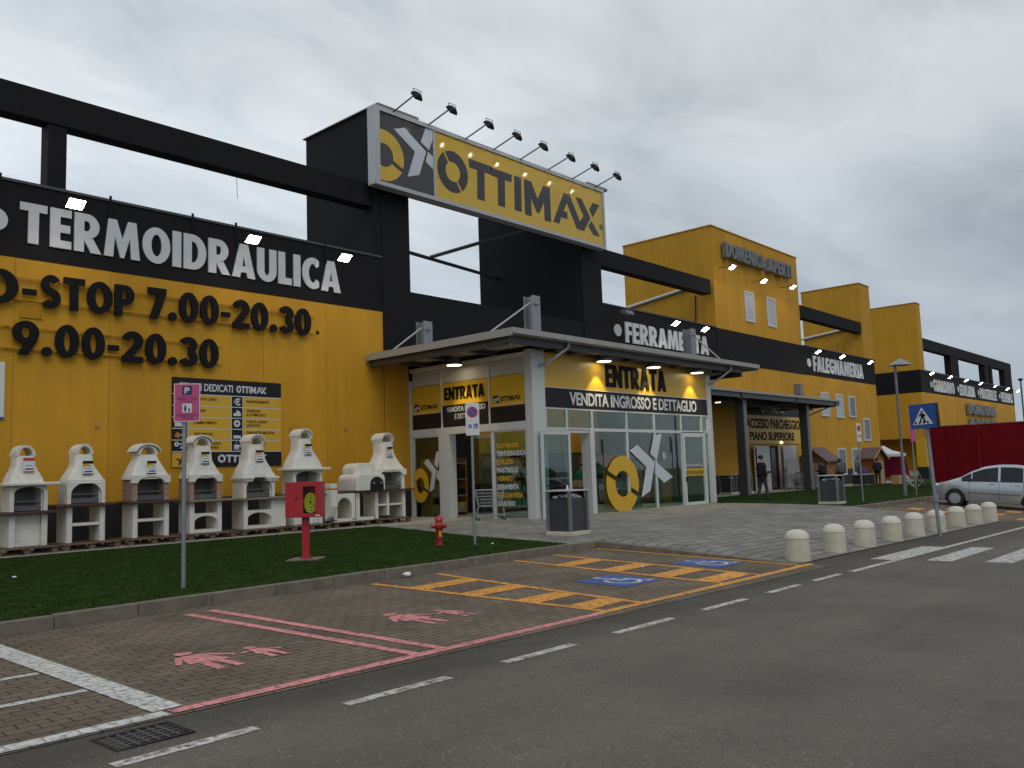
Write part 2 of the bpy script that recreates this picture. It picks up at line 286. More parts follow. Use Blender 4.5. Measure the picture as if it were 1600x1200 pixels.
# ------------------------------------------------------------------ geometry helpers
class MB:
    """collects faces and links them as ONE mesh object"""
    def __init__(s): s.v = []; s.f = []; s.sm = []
    def add(s, vs, fs, smooth=False):
        o = len(s.v); s.v += [tuple(p) for p in vs]
        for f in fs: s.f.append(tuple(i+o for i in f)); s.sm.append(smooth)
        return s
    def box(s, x0, x1, y0, y1, z0, z1):
        x0, x1 = min(x0, x1), max(x0, x1); y0, y1 = min(y0, y1), max(y0, y1); z0, z1 = min(z0, z1), max(z0, z1)
        return s.add([(x0,y0,z0),(x1,y0,z0),(x1,y1,z0),(x0,y1,z0),(x0,y0,z1),(x1,y0,z1),(x1,y1,z1),(x0,y1,z1)],
              [(0,3,2,1),(4,5,6,7),(0,1,5,4),(1,2,6,5),(2,3,7,6),(3,0,4,7)])
    def extr(s, poly, d, fn):
        n = len(poly); a = [fn(p, 0) for p in poly]; b = [fn(p, d) for p in poly]
        return s.add(a+b, [tuple(range(n)), tuple(range(2*n-1, n-1, -1))]+[(i, i+n, (i+1) % n+n, (i+1) % n) for i in range(n)])
    def prY(s, poly, y0, y1): return s.extr(poly, y1-y0, lambda p, t: (p[0], y0+t, p[1]))     # poly in xz
    def prX(s, poly, x0, x1): return s.extr(poly, x1-x0, lambda p, t: (x0+t, p[0], p[1]))     # poly in yz
    def prZ(s, poly, z0, z1): return s.extr(poly, z1-z0, lambda p, t: (p[0], p[1], z0+t))     # poly in xy
    def tube(s, a, b, r, r2=None, n=8, caps=True):
        a, b = Vector(a), Vector(b); r2 = r if r2 is None else r2
        d = (b-a).normalized(); u = d.orthogonal().normalized(); v = d.cross(u)
        ring = lambda c, q: [c+q*(math.cos(2*math.pi*i/n)*u+math.sin(2*math.pi*i/n)*v) for i in range(n)]
        s.add(ring(a, r)+ring(b, r2), [(i, (i+1) % n, (i+1) % n+n, i+n) for i in range(n)], n > 5)
        if caps: s.add(ring(a, r), [tuple(range(n-1, -1, -1))]); s.add(ring(b, r2), [tuple(range(n))])
        return s
    def path(s, pts, r, n=6):
        for a, b in zip(pts[:-1], pts[1:]): s.tube(a, b, r, n=n)
        return s
    def bar(s, a, b, wd, h):
        """square bar from a to b"""
        a, b = Vector(a), Vector(b); d = (b-a).normalized()
        up = Vector((0, 0, 1)) if abs(d.z) < .95 else Vector((0, 1, 0))
        u = d.cross(up).normalized()*wd/2; v = u.cross(d).normalized()*h/2
        q = [a-u-v, a+u-v, a+u+v, a-u+v, b-u-v, b+u-v, b+u+v, b-u+v]
        return s.add(q, [(0,1,2,3),(7,6,5,4),(0,4,5,1),(1,5,6,2),(2,6,7,3),(3,7,4,0)])
    def lathe(s, prof, cx=0, cy=0, cz=0, n=24, caps=True):
        vs = []; fs = []
        for r, z in prof: vs += [(cx+r*math.cos(2*math.pi*i/n), cy+r*math.sin(2*math.pi*i/n), cz+z) for i in range(n)]
        for k in range(len(prof)-1):
            for i in range(n): fs.append((k*n+i, k*n+(i+1) % n, (k+1)*n+(i+1) % n, (k+1)*n+i))
        s.add(vs, fs, True)
        if caps: s.add(vs[:n], [tuple(range(n-1, -1, -1))])
        if caps: s.add(vs[-n:], [tuple(range(n))])
        return s
    def loft(s, secs, smooth=True, caps=True):
        n = len(secs[0]); vs = [p for q in secs for p in q]; fs = []
        for k in range(len(secs)-1):
            for i in range(n): fs.append((k*n+i, k*n+(i+1) % n, (k+1)*n+(i+1) % n, (k+1)*n+i))
        s.add(vs, fs, smooth)
        if caps: s.add(secs[0], [tuple(range(n-1, -1, -1))]); s.add(secs[-1], [tuple(range(n))])
        return s
    def sphere(s, c, rx, ry=None, rz=None, n=12, k=8):
        ry = rx if ry is None else ry; rz = rx if rz is None else rz
        secs = []
        for j in range(k+1):
            a = -math.pi/2+math.pi*j/k; q = max(math.cos(a), .02)
            secs.append([(c[0]+rx*q*math.cos(2*math.pi*i/n), c[1]+ry*q*math.sin(2*math.pi*i/n), c[2]+rz*math.sin(a)) for i in range(n)])
        return s.loft(secs)
    def xf(s, mat): s.v = [tuple(mat @ Vector(p)) for p in s.v]; return s
    def build(s, name, mat, parent=None, bevel=0, world=True, fix=True, ang=40):
        me = bpy.data.meshes.new(name); vs = s.v
        if parent is not None and world:
            l = PLOC[parent.name]; vs = [(p[0]-l[0], p[1]-l[1], p[2]-l[2]) for p in vs]
        me.from_pydata(vs, [], s.f)
        if fix:
            bm = bmesh.new(); bm.from_mesh(me); bmesh.ops.remove_doubles(bm, verts=bm.verts, dist=1e-5)
            bmesh.ops.recalc_face_normals(bm, faces=bm.faces); bm.to_mesh(me); bm.free()
            if any(s.sm):
                for p in me.polygons: p.use_smooth = True
                me.set_sharp_from_angle(angle=R(ang))
        me.materials.append(mat)
        return link(name, me, parent, bevel)
def rsec(x0, x1, y0, y1, z, r):
    r = min(r, (x1-x0)/2.1, (y1-y0)/2.1); o = []
    for cx, cy, a0 in ((x1-r, y1-r, 0), (x0+r, y1-r, 90), (x0+r, y0+r, 180), (x1-r, y0+r, 270)):
        o += [(cx+r*math.cos(R(a0+k*30)), cy+r*math.sin(R(a0+k*30)), z) for k in range(4)]
    return o
PLOC = {}
def link(name, me, parent=None, bevel=0):
    o = bpy.data.objects.new(name, me); C.objects.link(o)
    if parent is not None:
        o.parent = parent; PLOC[o.name] = PLOC.get(parent.name, (0, 0, 0))
    else: PLOC[o.name] = (0, 0, 0)
    if bevel:
        b = o.modifiers.new("bevel", 'BEVEL'); b.width = bevel; b.segments = 2; b.limit_method = 'ANGLE'; b.angle_limit = R(40)
    return o
def tag(o, label=None, cat=None, group=None, kind=None):
    for k, v in (('label', label), ('category', cat), ('group', group), ('kind', kind)):
        if v: o[k] = v
    return o
def thing(name, label, cat, loc=(0, 0, 0), group=None, rotz=0):
    o = bpy.data.objects.new(name, None); C.objects.link(o); o.location = loc; o.rotation_euler = (0, 0, rotz)
    o.empty_display_size = .2; PLOC[o.name] = tuple(loc)
    return tag(o, label, cat, group)
def dup(root, loc, label, rotz=None, group=None):
    r = root.copy(); C.objects.link(r); r.location = loc
    if rotz is not None: r.rotation_euler = (0, 0, rotz)
    r['label'] = label
    if group: r['group'] = group
    def rec(src, dst):
        for ch in src.children:
            c = ch.copy(); C.objects.link(c); c.parent = dst; rec(ch, c)
    rec(root, r)
    return r
# ---- lettering -------------------------------------------------------
TXT = {}
def glyphs(body, bold, space=1.0):
    key = (body, bold, space)
    if key in TXT: return TXT[key]
    c = bpy.data.curves.new("t", 'FONT'); c.body = body; c.size = 1; c.offset = bold; c.extrude = .5; c.resolution_u = 4; c.space_character = space
    o = bpy.data.objects.new("t", c); C.objects.link(o)
    dg = bpy.context.evaluated_depsgraph_get(); me = bpy.data.meshes.new_from_object(o.evaluated_get(dg))
    vs = np.array([v.co[:] for v in me.vertices]); fs = [tuple(p.vertices) for p in me.polygons]
    bpy.data.objects.remove(o); bpy.data.curves.remove(c); bpy.data.meshes.remove(me)
    lo, hi = vs.min(0), vs.max(0); vs = (vs-lo)/np.maximum(hi-lo, 1e-6)
    TXT[key] = (vs, fs); return TXT[key]
def text_mb(mb, body, u0, u1, v0, v1, fn, depth, bold=.03, space=1.0):
    """fn(u, v, d) -> world point, d = distance out of the wall"""
    vs, fs = glyphs(body, bold, space)
    pts = [fn(u0+p[0]*(u1-u0), v0+p[1]*(v1-v0), p[2]*depth) for p in vs]
    return mb.add(pts, fs)
def onwall(y): return lambda u, v, d: (u, y-d, v)           # wall facing -Y
def onside(x): return lambda u, v, d: (x-d, u, v)            # wall facing -X, u = y (decreasing to the right)
def text(name, body, u0, u1, v0, v1, fn, depth, mat, parent, bold=.03, space=1.0):
    mb = MB(); text_mb(mb, body, u0, u1, v0, v1, fn, depth, bold, space)
    return mb.build(name, mat, parent, fix=False)
def clip(poly, a, b, keep_ge):
    """clip polygon against coordinate a (0=u,1=v) at b"""
    o = []; n = len(poly)
    ins = (lambda p: p[a] >= b) if keep_ge else (lambda p: p[a] <= b)
    for i in range(n):
        p, q = poly[i], poly[(i+1) % n]
        if ins(p): o.append(p)
        if ins(p) != ins(q):
            t = (b-p[a])/(q[a]-p[a]); r = [p[0]+t*(q[0]-p[0]), p[1]+t*(q[1]-p[1])]; r[a] = b; o.append(tuple(r))
    return o
# ---- heavy sign-maker's alphabet drawn as outlines (unit cap height) ------
def arc(cx, cz, rx, rz, a0, a1, n=14): return [(cx+rx*math.cos(R(a0+(a1-a0)*i/n)), cz+rz*math.sin(R(a0+(a1-a0)*i/n))) for i in range(n+1)]
def ribbon(pts, h, hv=None):
    """flat band of half width h (hv where the line runs level) along pts, as quads"""
    hv = hv or h; L_, R_ = [], []
    for i, p in enumerate(pts):
        a, b_ = pts[max(i-1, 0)], pts[min(i+1, len(pts)-1)]; dx, dz = b_[0]-a[0], b_[1]-a[1]; l = math.hypot(dx, dz); nx, nz = -dz/l, dx/l
        t_ = math.hypot(nx*h, nz*hv); L_.append((p[0]+nx*t_, p[1]+nz*t_)); R_.append((p[0]-nx*t_, p[1]-nz*t_))
    return [[L_[i], L_[i+1], R_[i+1], R_[i]] for i in range(len(pts)-1)]
def oval(w_, s, b_, z0=0.0, z1=1.0):
    cz, rz = (z0+z1)/2, (z1-z0)/2; res = []
    for a in (0, 180): res.append(arc(w_/2, cz, w_/2, rz, a, a+180, 18)+arc(w_/2, cz, w_/2-s, rz-b_, a+180, a, 18))
    return res
def mir(polys, c): return [[(p[0], c-p[1]) for p in q] for q in polys]
def mirx(polys, c): return [[(c-p[0], p[1]) for p in q] for q in polys]
def heavy_glyph(ch):
    s, b_ = .255, .20
    if ch == 'T': w_ = .66; return w_, [[(0,1),(w_,1),(w_,.8),(w_/2+s/2,.8),(w_/2+s/2,0),(w_/2-s/2,0),(w_/2-s/2,.8),(0,.8)]]
    if ch == 'E': w_ = .54; return w_, [[(0,0),(w_,0),(w_,b_),(s,b_),(s,.4),(w_*.94,.4),(w_*.94,.6),(s,.6),(s,.8),(w_,.8),(w_,1),(0,1)]]
    if ch == 'F': w_ = .52; return w_, [[(0,0),(s,0),(s,.38),(w_*.94,.38),(w_*.94,.58),(s,.58),(s,.8),(w_,.8),(w_,1),(0,1)]]
    if ch == 'L': w_ = .50; return w_, [[(0,0),(w_,0),(w_,.21),(s,.21),(s,1),(0,1)]]
    if ch == 'I': return s+.01, [[(0,0),(s+.01,0),(s+.01,1),(0,1)]]
    if ch == 'M': return 1.0, [[(0,0),(.11,1),(.34,1),(.5,.50),(.66,1),(.89,1),(1.0,0),(.755,0),(.71,.56),(.55,0),(.45,0),(.29,.56),(.245,0)]]
    if ch == 'N': return .76, [[(0,0),(.24,0),(.24,.54),(.51,0),(.76,0),(.76,1),(.52,1),(.52,.46),(.25,1),(0,1)]]
    if ch == 'A':
        h = [[(0,0),(.265,0),(.305,.16),(.40,.16),(.40,.34),(.345,.34),(.40,.66),(.40,1),(.255,1)]]; return .80, h+mirx(h, .80)
    if ch == 'V': return .78, [[(0,1),(.27,1),(.39,.40),(.51,1),(.78,1),(.52,0),(.26,0)]]
    if ch == 'Z': w_ = .58; return w_, [[(0,1),(w_,1),(w_,.82),(.30,.2),(w_,.2),(w_,0),(0,0),(0,.18),(w_-.30,.8),(0,.8)]]
    if ch == 'U': w_ = .70; return w_, [[(0,1),(0,.34)]+arc(w_/2,.34,w_/2,.35,180,360)[1:]+[(w_,1),(w_-s,1),(w_-s,.34)]+arc(w_/2,.34,w_/2-s,.15,360,180)[1:]+[(s,1)]]
    if ch == 'D':
        w_ = .72; h = [[(0,0),(.28,0)]+arc(.28,.5,w_-.28,.5,-90,0)[1:]+[(w_-s,.5)]+arc(.28,.5,w_-.28-s,.30,0,-90)[1:]+[(s,.2),(s,.5),(0,.5)]]; return w_, h+mir(h, 1)
    if ch in 'PR':
        w_ = .66; h = [[(s,1),(.33,1)]+arc(.33,.68,w_-.33,.32,90,0)[1:]+[(w_-.245,.68)]+arc(.33,.68,w_-.33-.245,.13,0,90)[1:]+[(s,.81),(s,1)]]
        res = [[(0,0),(s,0),(s,1),(0,1)]]+h+mir(h, 1.36)
        if ch == 'R': res.append([(s,.355),(.36,.355),(.485,.38),(.72,0),(.44,0),(s,.31)]); w_ = .72
        return w_, res
    if ch == 'O': return .82, oval(.82, s, .20)
    if ch == '0': return .66, oval(.66, .235, .19)
    if ch == 'C': w_ = .68; return w_, [[p for p in q] for q in [clip(k, 0, .66, False) for k in ribbon(arc(.42,.5,.42-.127,.40,38,322,26), .127, .10)] if len(q) > 2]
    if ch == 'G': w_ = .78; return w_, ribbon(arc(.42,.5,.42-.127,.40,38,336,26), .127, .10)+[[(.42,.36),(.78,.36),(.78,.55),(.42,.55)]]
    if ch == 'S':
        w_ = .60; c = w_/2; return w_, ribbon(arc(c,.705,c-.12,.195,28,262,16)+arc(c,.295,c-.12,.195,82,-152,16), .118, .10)
    if ch == '2':
        w_ = .64; c = w_/2; r = [clip(q, 1, .199, True) for q in ribbon(arc(c,.69,c-.118,.205,172,-28,14)+[(.16,.17),(.10,.08)], .118, .105)]
        return w_, [q for q in r if len(q) > 2]+[[(0,0),(w_,0),(w_,.198),(0,.198)]]
    if ch == '3':
        w_ = .62; c = w_/2
        u = [clip(q, 1, .522, True) for q in ribbon(arc(c,.73,c-.125,.165,165,-90,14), .115, .10)]; l = [clip(q, 1, .52, False) for q in ribbon(arc(c,.295,c-.115,.19,90,-165,14), .115, .10)]
        return w_, [q for q in u+l if len(q) > 2]
    if ch == '7': w_ = .60; return w_, [[(0,1),(w_,1),(w_,.84),(.32,0),(.05,0),(.32,.79),(0,.79)]]
    if ch == '9':
        w_ = .68; return w_, oval(w_, .235, .17, .32, 1.0)+[[(.30,.315),(.36,.312),(.46,.335),(.55,.385),(.63,.47),(.645,.45),(.41,0),(.13,0)]]
    if ch == '.': return .28, [arc(.14,.14,.14,.14,0,360,20)[:-1]]
    if ch == '-': return .36, [[(.02,.33),(.34,.33),(.34,.50),(.02,.50)]]
    return .30, []
def heavy(name, body, u0, u1, v0, v1, fn, depth, mat, parent, gap=.075):
    x = 0; lay = []
    for ch in body:
        w_, ps = heavy_glyph(ch); lay.append((x, ps)); x += w_+gap
    k = (u1-u0)/(x-gap); mb = MB()
    for ox, ps in lay:
        for q in ps: mb.extr([(u0+(p[0]+ox)*k, v0+p[1]*(v1-v0)) for p in q], 1, lambda p, t: fn(p[0], p[1], depth*t))
    return mb.build(name, mat, parent)
def ring_halves(cx, cz, ro, ri, ang, gap, n=22):
    """two half rings split by a straight cut through the centre at angle ang"""
    res = []
    for k in (0, 1):
        a0 = ang+k*math.pi; go, gi = math.asin(gap/2/ro), math.asin(gap/2/ri)
        o = [(cx+ro*math.cos(a0+go+(math.pi-2*go)*i/n), cz+ro*math.sin(a0+go+(math.pi-2*go)*i/n)) for i in range(n+1)]
        q = [(cx+ri*math.cos(a0+gi+(math.pi-2*gi)*i/n), cz+ri*math.sin(a0+gi+(math.pi-2*gi)*i/n)) for i in range(n, -1, -1)]
        res.append(o+q)
    return res
E_RING = ring_halves(0, 0, 1.0, .46, math.atan2(-.84, 1.88), .17)
E_X = [[(.52,1.17),(1.05,1.37),(2.18,.70),(1.78,-.36),(1.17,-.57),(1.58,.54)],
       [(2.2,1.73),(2.77,1.81),(2.33,.80),(1.90,1.03)],
       [(2.28,.72),(3.42,.12),(2.78,-.09),(2.14,.28)]]
LOGO = [  # the store name in its own letter shapes, unit box 0..1 wide by measured widths (from the big sign)
    ring_halves(22.99, 13.43, .83, .40, math.atan2(-1.12, .72), .10),
    [[(23.9,14.2),(25.26,14.2),(25.2,13.85),(24.8,13.85),(24.76,12.64),(24.34,12.64),(24.38,13.85),(23.92,13.85)]],
    [[(25.16,14.15),(26.5,14.15),(26.45,13.82),(26.03,13.82),(25.99,12.64),(25.57,12.64),(25.6,13.82),(25.2,13.82)]],
    [[(26.64,14.16),(27.08,14.16),(27.05,12.66),(26.6,12.66)]],
    [[(27.27,14.15),(27.75,14.15),(28.15,13.45),(28.55,14.15),(29.02,14.15),(29.02,12.6),(28.58,12.6),(28.58,13.42),(28.22,12.85),(28.06,12.85),(27.7,13.42),(27.7,12.6),(27.27,12.6)]],
    [[(30.02,14.16),(30.45,14.16),(31.4,12.66),(30.9,12.66),(30.22,13.75),(29.95,13.3),(30.22,13.3),(30.22,12.98),(29.75,12.98),(29.62,12.66),(29.18,12.66)]],
    [[(30.9,14.16),(31.36,14.16),(31.98,13.38),(31.44,12.66),(31.41,12.66),(31.17,13.05),(31.45,13.38)],
     [(32.2,14.16),(32.74,14.16),(32.18,13.46),(31.92,13.78)],
     [(32.06,13.26),(32.68,12.62),(32.15,12.62),(31.78,12.98)]]]
def logo_mb(mb, u0, u1, v0, v1, fn, d0, d1):
    for let in LOGO:
        for poly in let:
            q = [(u0+(p[0]-22.16)/10.58*(u1-u0), v0+(p[1]-12.6)/1.66*(v1-v0)) for p in poly]
            mb.extr(q, 1, lambda p, t: fn(p[0], p[1], d0 if t == 0 else d1))
    return mb
def emblem_mb(mb, polys, u, v, s, fn, d0, d1, bounds=None, su=1.0):
    for poly in polys:
        q = [(u+su*s*p[0], v+s*p[1]) for p in poly]
        if bounds:
            for a, lim, ge in bounds: q = clip(q, a, lim, ge)
        if len(q) > 2: mb.extr(q, 1, lambda p, t: fn(p[0], p[1], d0 if t == 0 else d1))
    return mb

# ------------------------------------------------------------------ the ground
def zr(x): return -.10-.0135*min(max(x, -20), 60)
def ap(x): return -.004*max(0, min(x, 80)-21)
XP0, XP1 = 15.0, 29.4
def gz(x, y):
    r = zr(x)
    if y <= 6.3: return r
    if y < 11:
        k = (y-6.3)/4.7
        top = ap(x)-(0 if XP0 < x < XP1 else .14)
        return r+(top-r)*k
    return ap(x)
def low(x, y):
    if y <= 11: 
        r = zr(x); k = min(max((y-6.3)/4.7, 0), 1); return r+(ap(x)-.14-r)*k
    return ap(x)-.14
def grid(xs, ys, fz, dz=0.0, inside=None):
    mb = MB(); nx, ny = len(xs), len(ys)
    mb.v = [(x, y, fz(x, y)+dz) for y in ys for x in xs]
    for j in range(ny-1):
        for i in range(nx-1):
            if inside and not inside((xs[i]+xs[i+1])/2, (ys[j]+ys[j+1])/2): continue
            mb.f.append((j*nx+i, j*nx+i+1, (j+1)*nx+i+1, (j+1)*nx+i)); mb.sm.append(False)
    return mb
def drape(poly, dz, fz=gz, step=.6):
    """polygon in xy (convex-ish) cut into strips and laid on the ground"""
    mb = MB(); xs0 = min(p[0] for p in poly); xs1 = max(p[0] for p in poly); ys0 = min(p[1] for p in poly); ys1 = max(p[1] for p in poly)
    a = 0 if xs1-xs0 > ys1-ys0 else 1
    lo, hi = ((xs0, xs1), (ys0, ys1))[a]; n = max(1, int((hi-lo)/step))
    for i in range(n):
        q = clip(clip(poly, a, lo+(hi-lo)*i/n, True), a, lo+(hi-lo)*(i+1)/n, False) if n > 1 else poly
        if len(q) > 2: mb.add([(p[0], p[1], fz(p[0], p[1])+dz) for p in q], [tuple(range(len(q)))])
    return mb
def strip(p, q, wd):
    d = Vector((q[0]-p[0], q[1]-p[1])).normalized()*wd/2
    n = (-d.y, d.x)
    return [(p[0]-n[0], p[1]-n[1]), (q[0]-n[0], q[1]-n[1]), (q[0]+n[0], q[1]+n[1]), (p[0]+n[0], p[1]+n[1])]
def lin(a, b, n): return [a+(b-a)*i/n for i in range(n+1)]

# asphalt road: speckled aggregate, darker strip of newer asphalt along the edge of the bays, tyre marks
mt, t, b = base_mat('asphalt'); asphalt = mt
geo = N(t, 'ShaderNodeNewGeometry'); sp = N(t, 'ShaderNodeSeparateXYZ'); L(t, geo.outputs['Position'], sp.inputs[0])
va = N(t, 'ShaderNodeTexVoronoi'); va.inputs['Scale'].default_value = 95; L(t, geo.outputs['Position'], va.inputs['Vector'])
vr = N(t, 'ShaderNodeValToRGB'); e = vr.color_ramp; e.elements[0].position = .0; e.elements[0].color = (.098, .089, .075, 1); e.elements[1].position = 1; e.elements[1].color = (.225, .206, .175, 1)
q = e.elements.new(.88); q.color = (.152, .138, .115, 1); q = e.elements.new(.94); q.color = (.33, .31, .27, 1)
L(t, va.outputs['Color'], vr.inputs[0])
na = N(t, 'ShaderNodeTexNoise'); na.inputs['Scale'].default_value = .45; na.inputs['Detail'].default_value = 9; na.inputs['Roughness'].default_value = .62; L(t, geo.outputs['Position'], na.inputs['Vector'])
ra = N(t, 'ShaderNodeMapRange'); ra.inputs[1].default_value = .3; ra.inputs[2].default_value = .7; ra.inputs[3].default_value = .78; ra.inputs[4].default_value = 1.22; L(t, na.outputs['Fac'], ra.inputs[0])
nb2 = N(t, 'ShaderNodeTexNoise'); nb2.inputs['Scale'].default_value = 1.6; nb2.inputs['Detail'].default_value = 5; L(t, geo.outputs['Position'], nb2.inputs['Vector'])
wob = MATH(t, 'ADD', sp.outputs[1], MATH(t, 'MULTIPLY', MATH(t, 'SUBTRACT', nb2.outputs['Fac'], .5), .9))
edge = N(t, 'ShaderNodeMapRange', interpolation_type='SMOOTHSTEP'); edge.inputs[1].default_value = 5.0; edge.inputs[2].default_value = 6.1; edge.inputs[3].default_value = 1.0; edge.inputs[4].default_value = .62; L(t, wob, edge.inputs[0])
# oil drips and tyre scuffs beside the bays, faint repaired strips along the lane, hairline cracks
no = N(t, 'ShaderNodeTexNoise'); no.inputs['Scale'].default_value = .9; no.inputs['Detail'].default_value = 7; no.inputs['Distortion'].default_value = 1.2; L(t, geo.outputs['Position'], no.inputs['Vector'])
ro = N(t, 'ShaderNodeMapRange'); ro.inputs[1].default_value = .60; ro.inputs[2].default_value = .74; ro.inputs[3].default_value = 1.0; ro.inputs[4].default_value = .84; L(t, no.outputs['Fac'], ro.inputs[0])
ms2 = N(t, 'ShaderNodeMapping'); ms2.inputs['Scale'].default_value = (.035, .75, 1); L(t, geo.outputs['Position'], ms2.inputs[0])
nl = N(t, 'ShaderNodeTexNoise'); nl.inputs['Scale'].default_value = 1.0; nl.inputs['Detail'].default_value = 3; L(t, ms2.outputs[0], nl.inputs['Vector'])
rl2 = N(t, 'ShaderNodeMapRange'); rl2.inputs[1].default_value = .35; rl2.inputs[2].default_value = .65; rl2.inputs[3].default_value = .86; rl2.inputs[4].default_value = 1.1; L(t, nl.outputs['Fac'], rl2.inputs[0])
nw = N(t, 'ShaderNodeTexNoise'); nw.inputs['Scale'].default_value = 1.3; nw.inputs['Detail'].default_value = 5; L(t, geo.outputs['Position'], nw.inputs['Vector'])
va2 = N(t, 'ShaderNodeVectorMath', operation='MULTIPLY_ADD'); L(t, nw.outputs['Color'], va2.inputs[0]); va2.inputs[1].default_value = (.9, .9, .9); L(t, geo.outputs['Position'], va2.inputs[2])
vc = N(t, 'ShaderNodeTexVoronoi', feature='DISTANCE_TO_EDGE'); vc.inputs['Scale'].default_value = .16; L(t, va2.outputs[0], vc.inputs['Vector'])
rc2 = N(t, 'ShaderNodeMapRange'); rc2.inputs[1].default_value = .0; rc2.inputs[2].default_value = .0035; rc2.inputs[3].default_value = .88; rc2.inputs[4].default_value = 1.0; L(t, vc.outputs['Distance'], rc2.inputs[0])
f = MATH(t, 'MULTIPLY', MATH(t, 'MULTIPLY', ra.outputs[0], edge.outputs[0]), MATH(t, 'MULTIPLY', MATH(t, 'MULTIPLY', ro.outputs[0], rl2.outputs[0]), rc2.outputs[0]))
vm = N(t, 'ShaderNodeVectorMath', operation='SCALE'); L(t, vr.outputs[0], vm.inputs[0]); L(t, f, vm.inputs['Scale']); L(t, vm.outputs[0], b.inputs['Base Color'])
b.inputs['Roughness'].default_value = .8; b.inputs['Specular IOR Level'].default_value = .22
bp = N(t, 'ShaderNodeBump'); bp.inputs['Strength'].default_value = .55; bp.inputs['Distance'].default_value = .01; L(t, va.outputs['Distance'], bp.inputs['Height']); L(t, bp.outputs[0], b.inputs['Normal'])

xs = [-1500, -400, -120, -60, -30, -20, -10]+lin(0, 60, 60)+[80, 120, 200, 500, 1600]
ys = [-1500, -400, -120, -50, -20, -8]+lin(0, 6, 6)+lin(6.3, 11, 8)+[14, 20, 24, 40, 80, 200, 500, 1600]
tag(grid(xs, ys, low, -.006).build('road', asphalt), kind='structure')

stall_m = brick_mat('bay_pavers', (.172, .134, .098), (.132, .104, .077), (.036, .029, .022), .22, .13, .007, .8, distort=.05, bump=.8, var=.3)[0]
xs = [-20, -10, -5, -2]+lin(0, 15, 24)
tag(grid(xs, lin(6.06, 11.0, 12), low, 0).build('parking_bays', stall_m), kind='structure')
tag(grid(lin(29.3, 60, 30), lin(6.06, 11.0, 12), low, 0).build('parking_bays', stall_m), kind='structure')
plaza_m = brick_mat('plaza_slabs', (.250, .240, .218), (.182, .175, .158), (.045, .042, .038), .60, .30, .018, .75, bump=.35, var=.28)[0]
pl = grid(lin(15.0, 29.3, 24), lin(6.62, 11, 8), gz, .002)
p2 = grid(lin(12.0, 48.3, 60), lin(11, 24, 20), gz, .002)
for k in (pl, p2): pass
mbp = MB().add(pl.v, pl.f).add(p2.v, p2.f)
tag(mbp.build('plaza', plaza_m), kind='structure')
pv_m = plain('concrete_path', (.27, .25, .22), .85, var=.2)
tag(grid(lin(-25, 21, 20), [20.4, 24.2], gz, .006).build('path', pv_m), kind='structure')
tag(grid(lin(32.6, 72, 20), [21.2, 24.2], gz, .010).build('path', pv_m), kind='structure')

# lawns: soil sheet and blades of grass
lawn_base = plain('lawn_soil', (.020, .041, .0075), .95, spec=.05, var=.4, scale=2.5, bump=.8, bscale=40)
LAWN_A = [(-25, 11.12), (13.95, 11.12), (14.25, 12.2), (15.0, 15.2), (16.0, 18.0), (16.9, 20.9), (12.3, 21.05), (-25, 22.0)]
LAWN_B = [(29.5, 11.12), (60, 11.12), (72, 14), (72, 21.2), (33.5, 21.2), (32.3, 19), (32.0, 16.6), (31.2, 13.8)]
def inpoly(p, x, y):
    c = False; n = len(p)
    for i in range(n):
        (x1, y1), (x2, y2) = p[i], p[(i+1) % n]
        if (y1 > y) != (y2 > y) and x < (x2-x1)*(y-y1)/(y2-y1)+x1: c = not c
    return c
def blades(poly, n, x0, x1, y0, y1, h):
    rng = np.random.default_rng(5); V = []; k = 0
    P = []
    while len(P) < n:
        x = rng.uniform(x0, x1); y = rng.uniform(y0, y1)
        if inpoly(poly, x, y): P.append((x, y))
    P = np.array(P); a = rng.uniform(0, 6.28, n); hh = rng.uniform(.5, 1.1, n)*h; wd = .006+.006*rng.random(n)
    zg = np.array([gz(x, y) for x, y in P])+.01
    dx, dy = np.cos(a)*wd, np.sin(a)*wd; lx, ly = rng.normal(0, .025, n), rng.normal(0, .025, n)
    A = np.stack([P[:, 0]-dx, P[:, 1]-dy, zg], 1); B = np.stack([P[:, 0]+dx, P[:, 1]+dy, zg], 1); T = np.stack([P[:, 0]+lx, P[:, 1]+ly, zg+hh], 1)
    vs = np.stack([A, B, T], 1).reshape(-1, 3)
    me = bpy.data.meshes.new('grass'); me.from_pydata(vs.tolist(), [], np.arange(3*n).reshape(-1, 3).tolist())
    return me
grass_m = plain('grass_blades', (.0205, .044, .0075), .95, var=.45, scale=1.1, spec=.04)
for poly, n, bx in ((LAWN_A, 60000, (0, 17, 11.1, 22)), (LAWN_B, 30000, (29.5, 60, 11.1, 21.2))):
    s = MB().add([(p[0], p[1], gz(p[0], p[1]+.01)+.011) for p in poly], [tuple(range(len(poly)))]).build('lawn', lawn_base); tag(s, kind='structure')
    me = blades(poly, n, *bx, .022); me.materials.append(grass_m); o = link('grass', me); tag(o, 'short mown green grass of the lawn', 'grass', kind='stuff')
    o['label'] = 'short mown grass in front of the barbecues' if n == 60000 else 'short mown grass in front of the wooden huts'

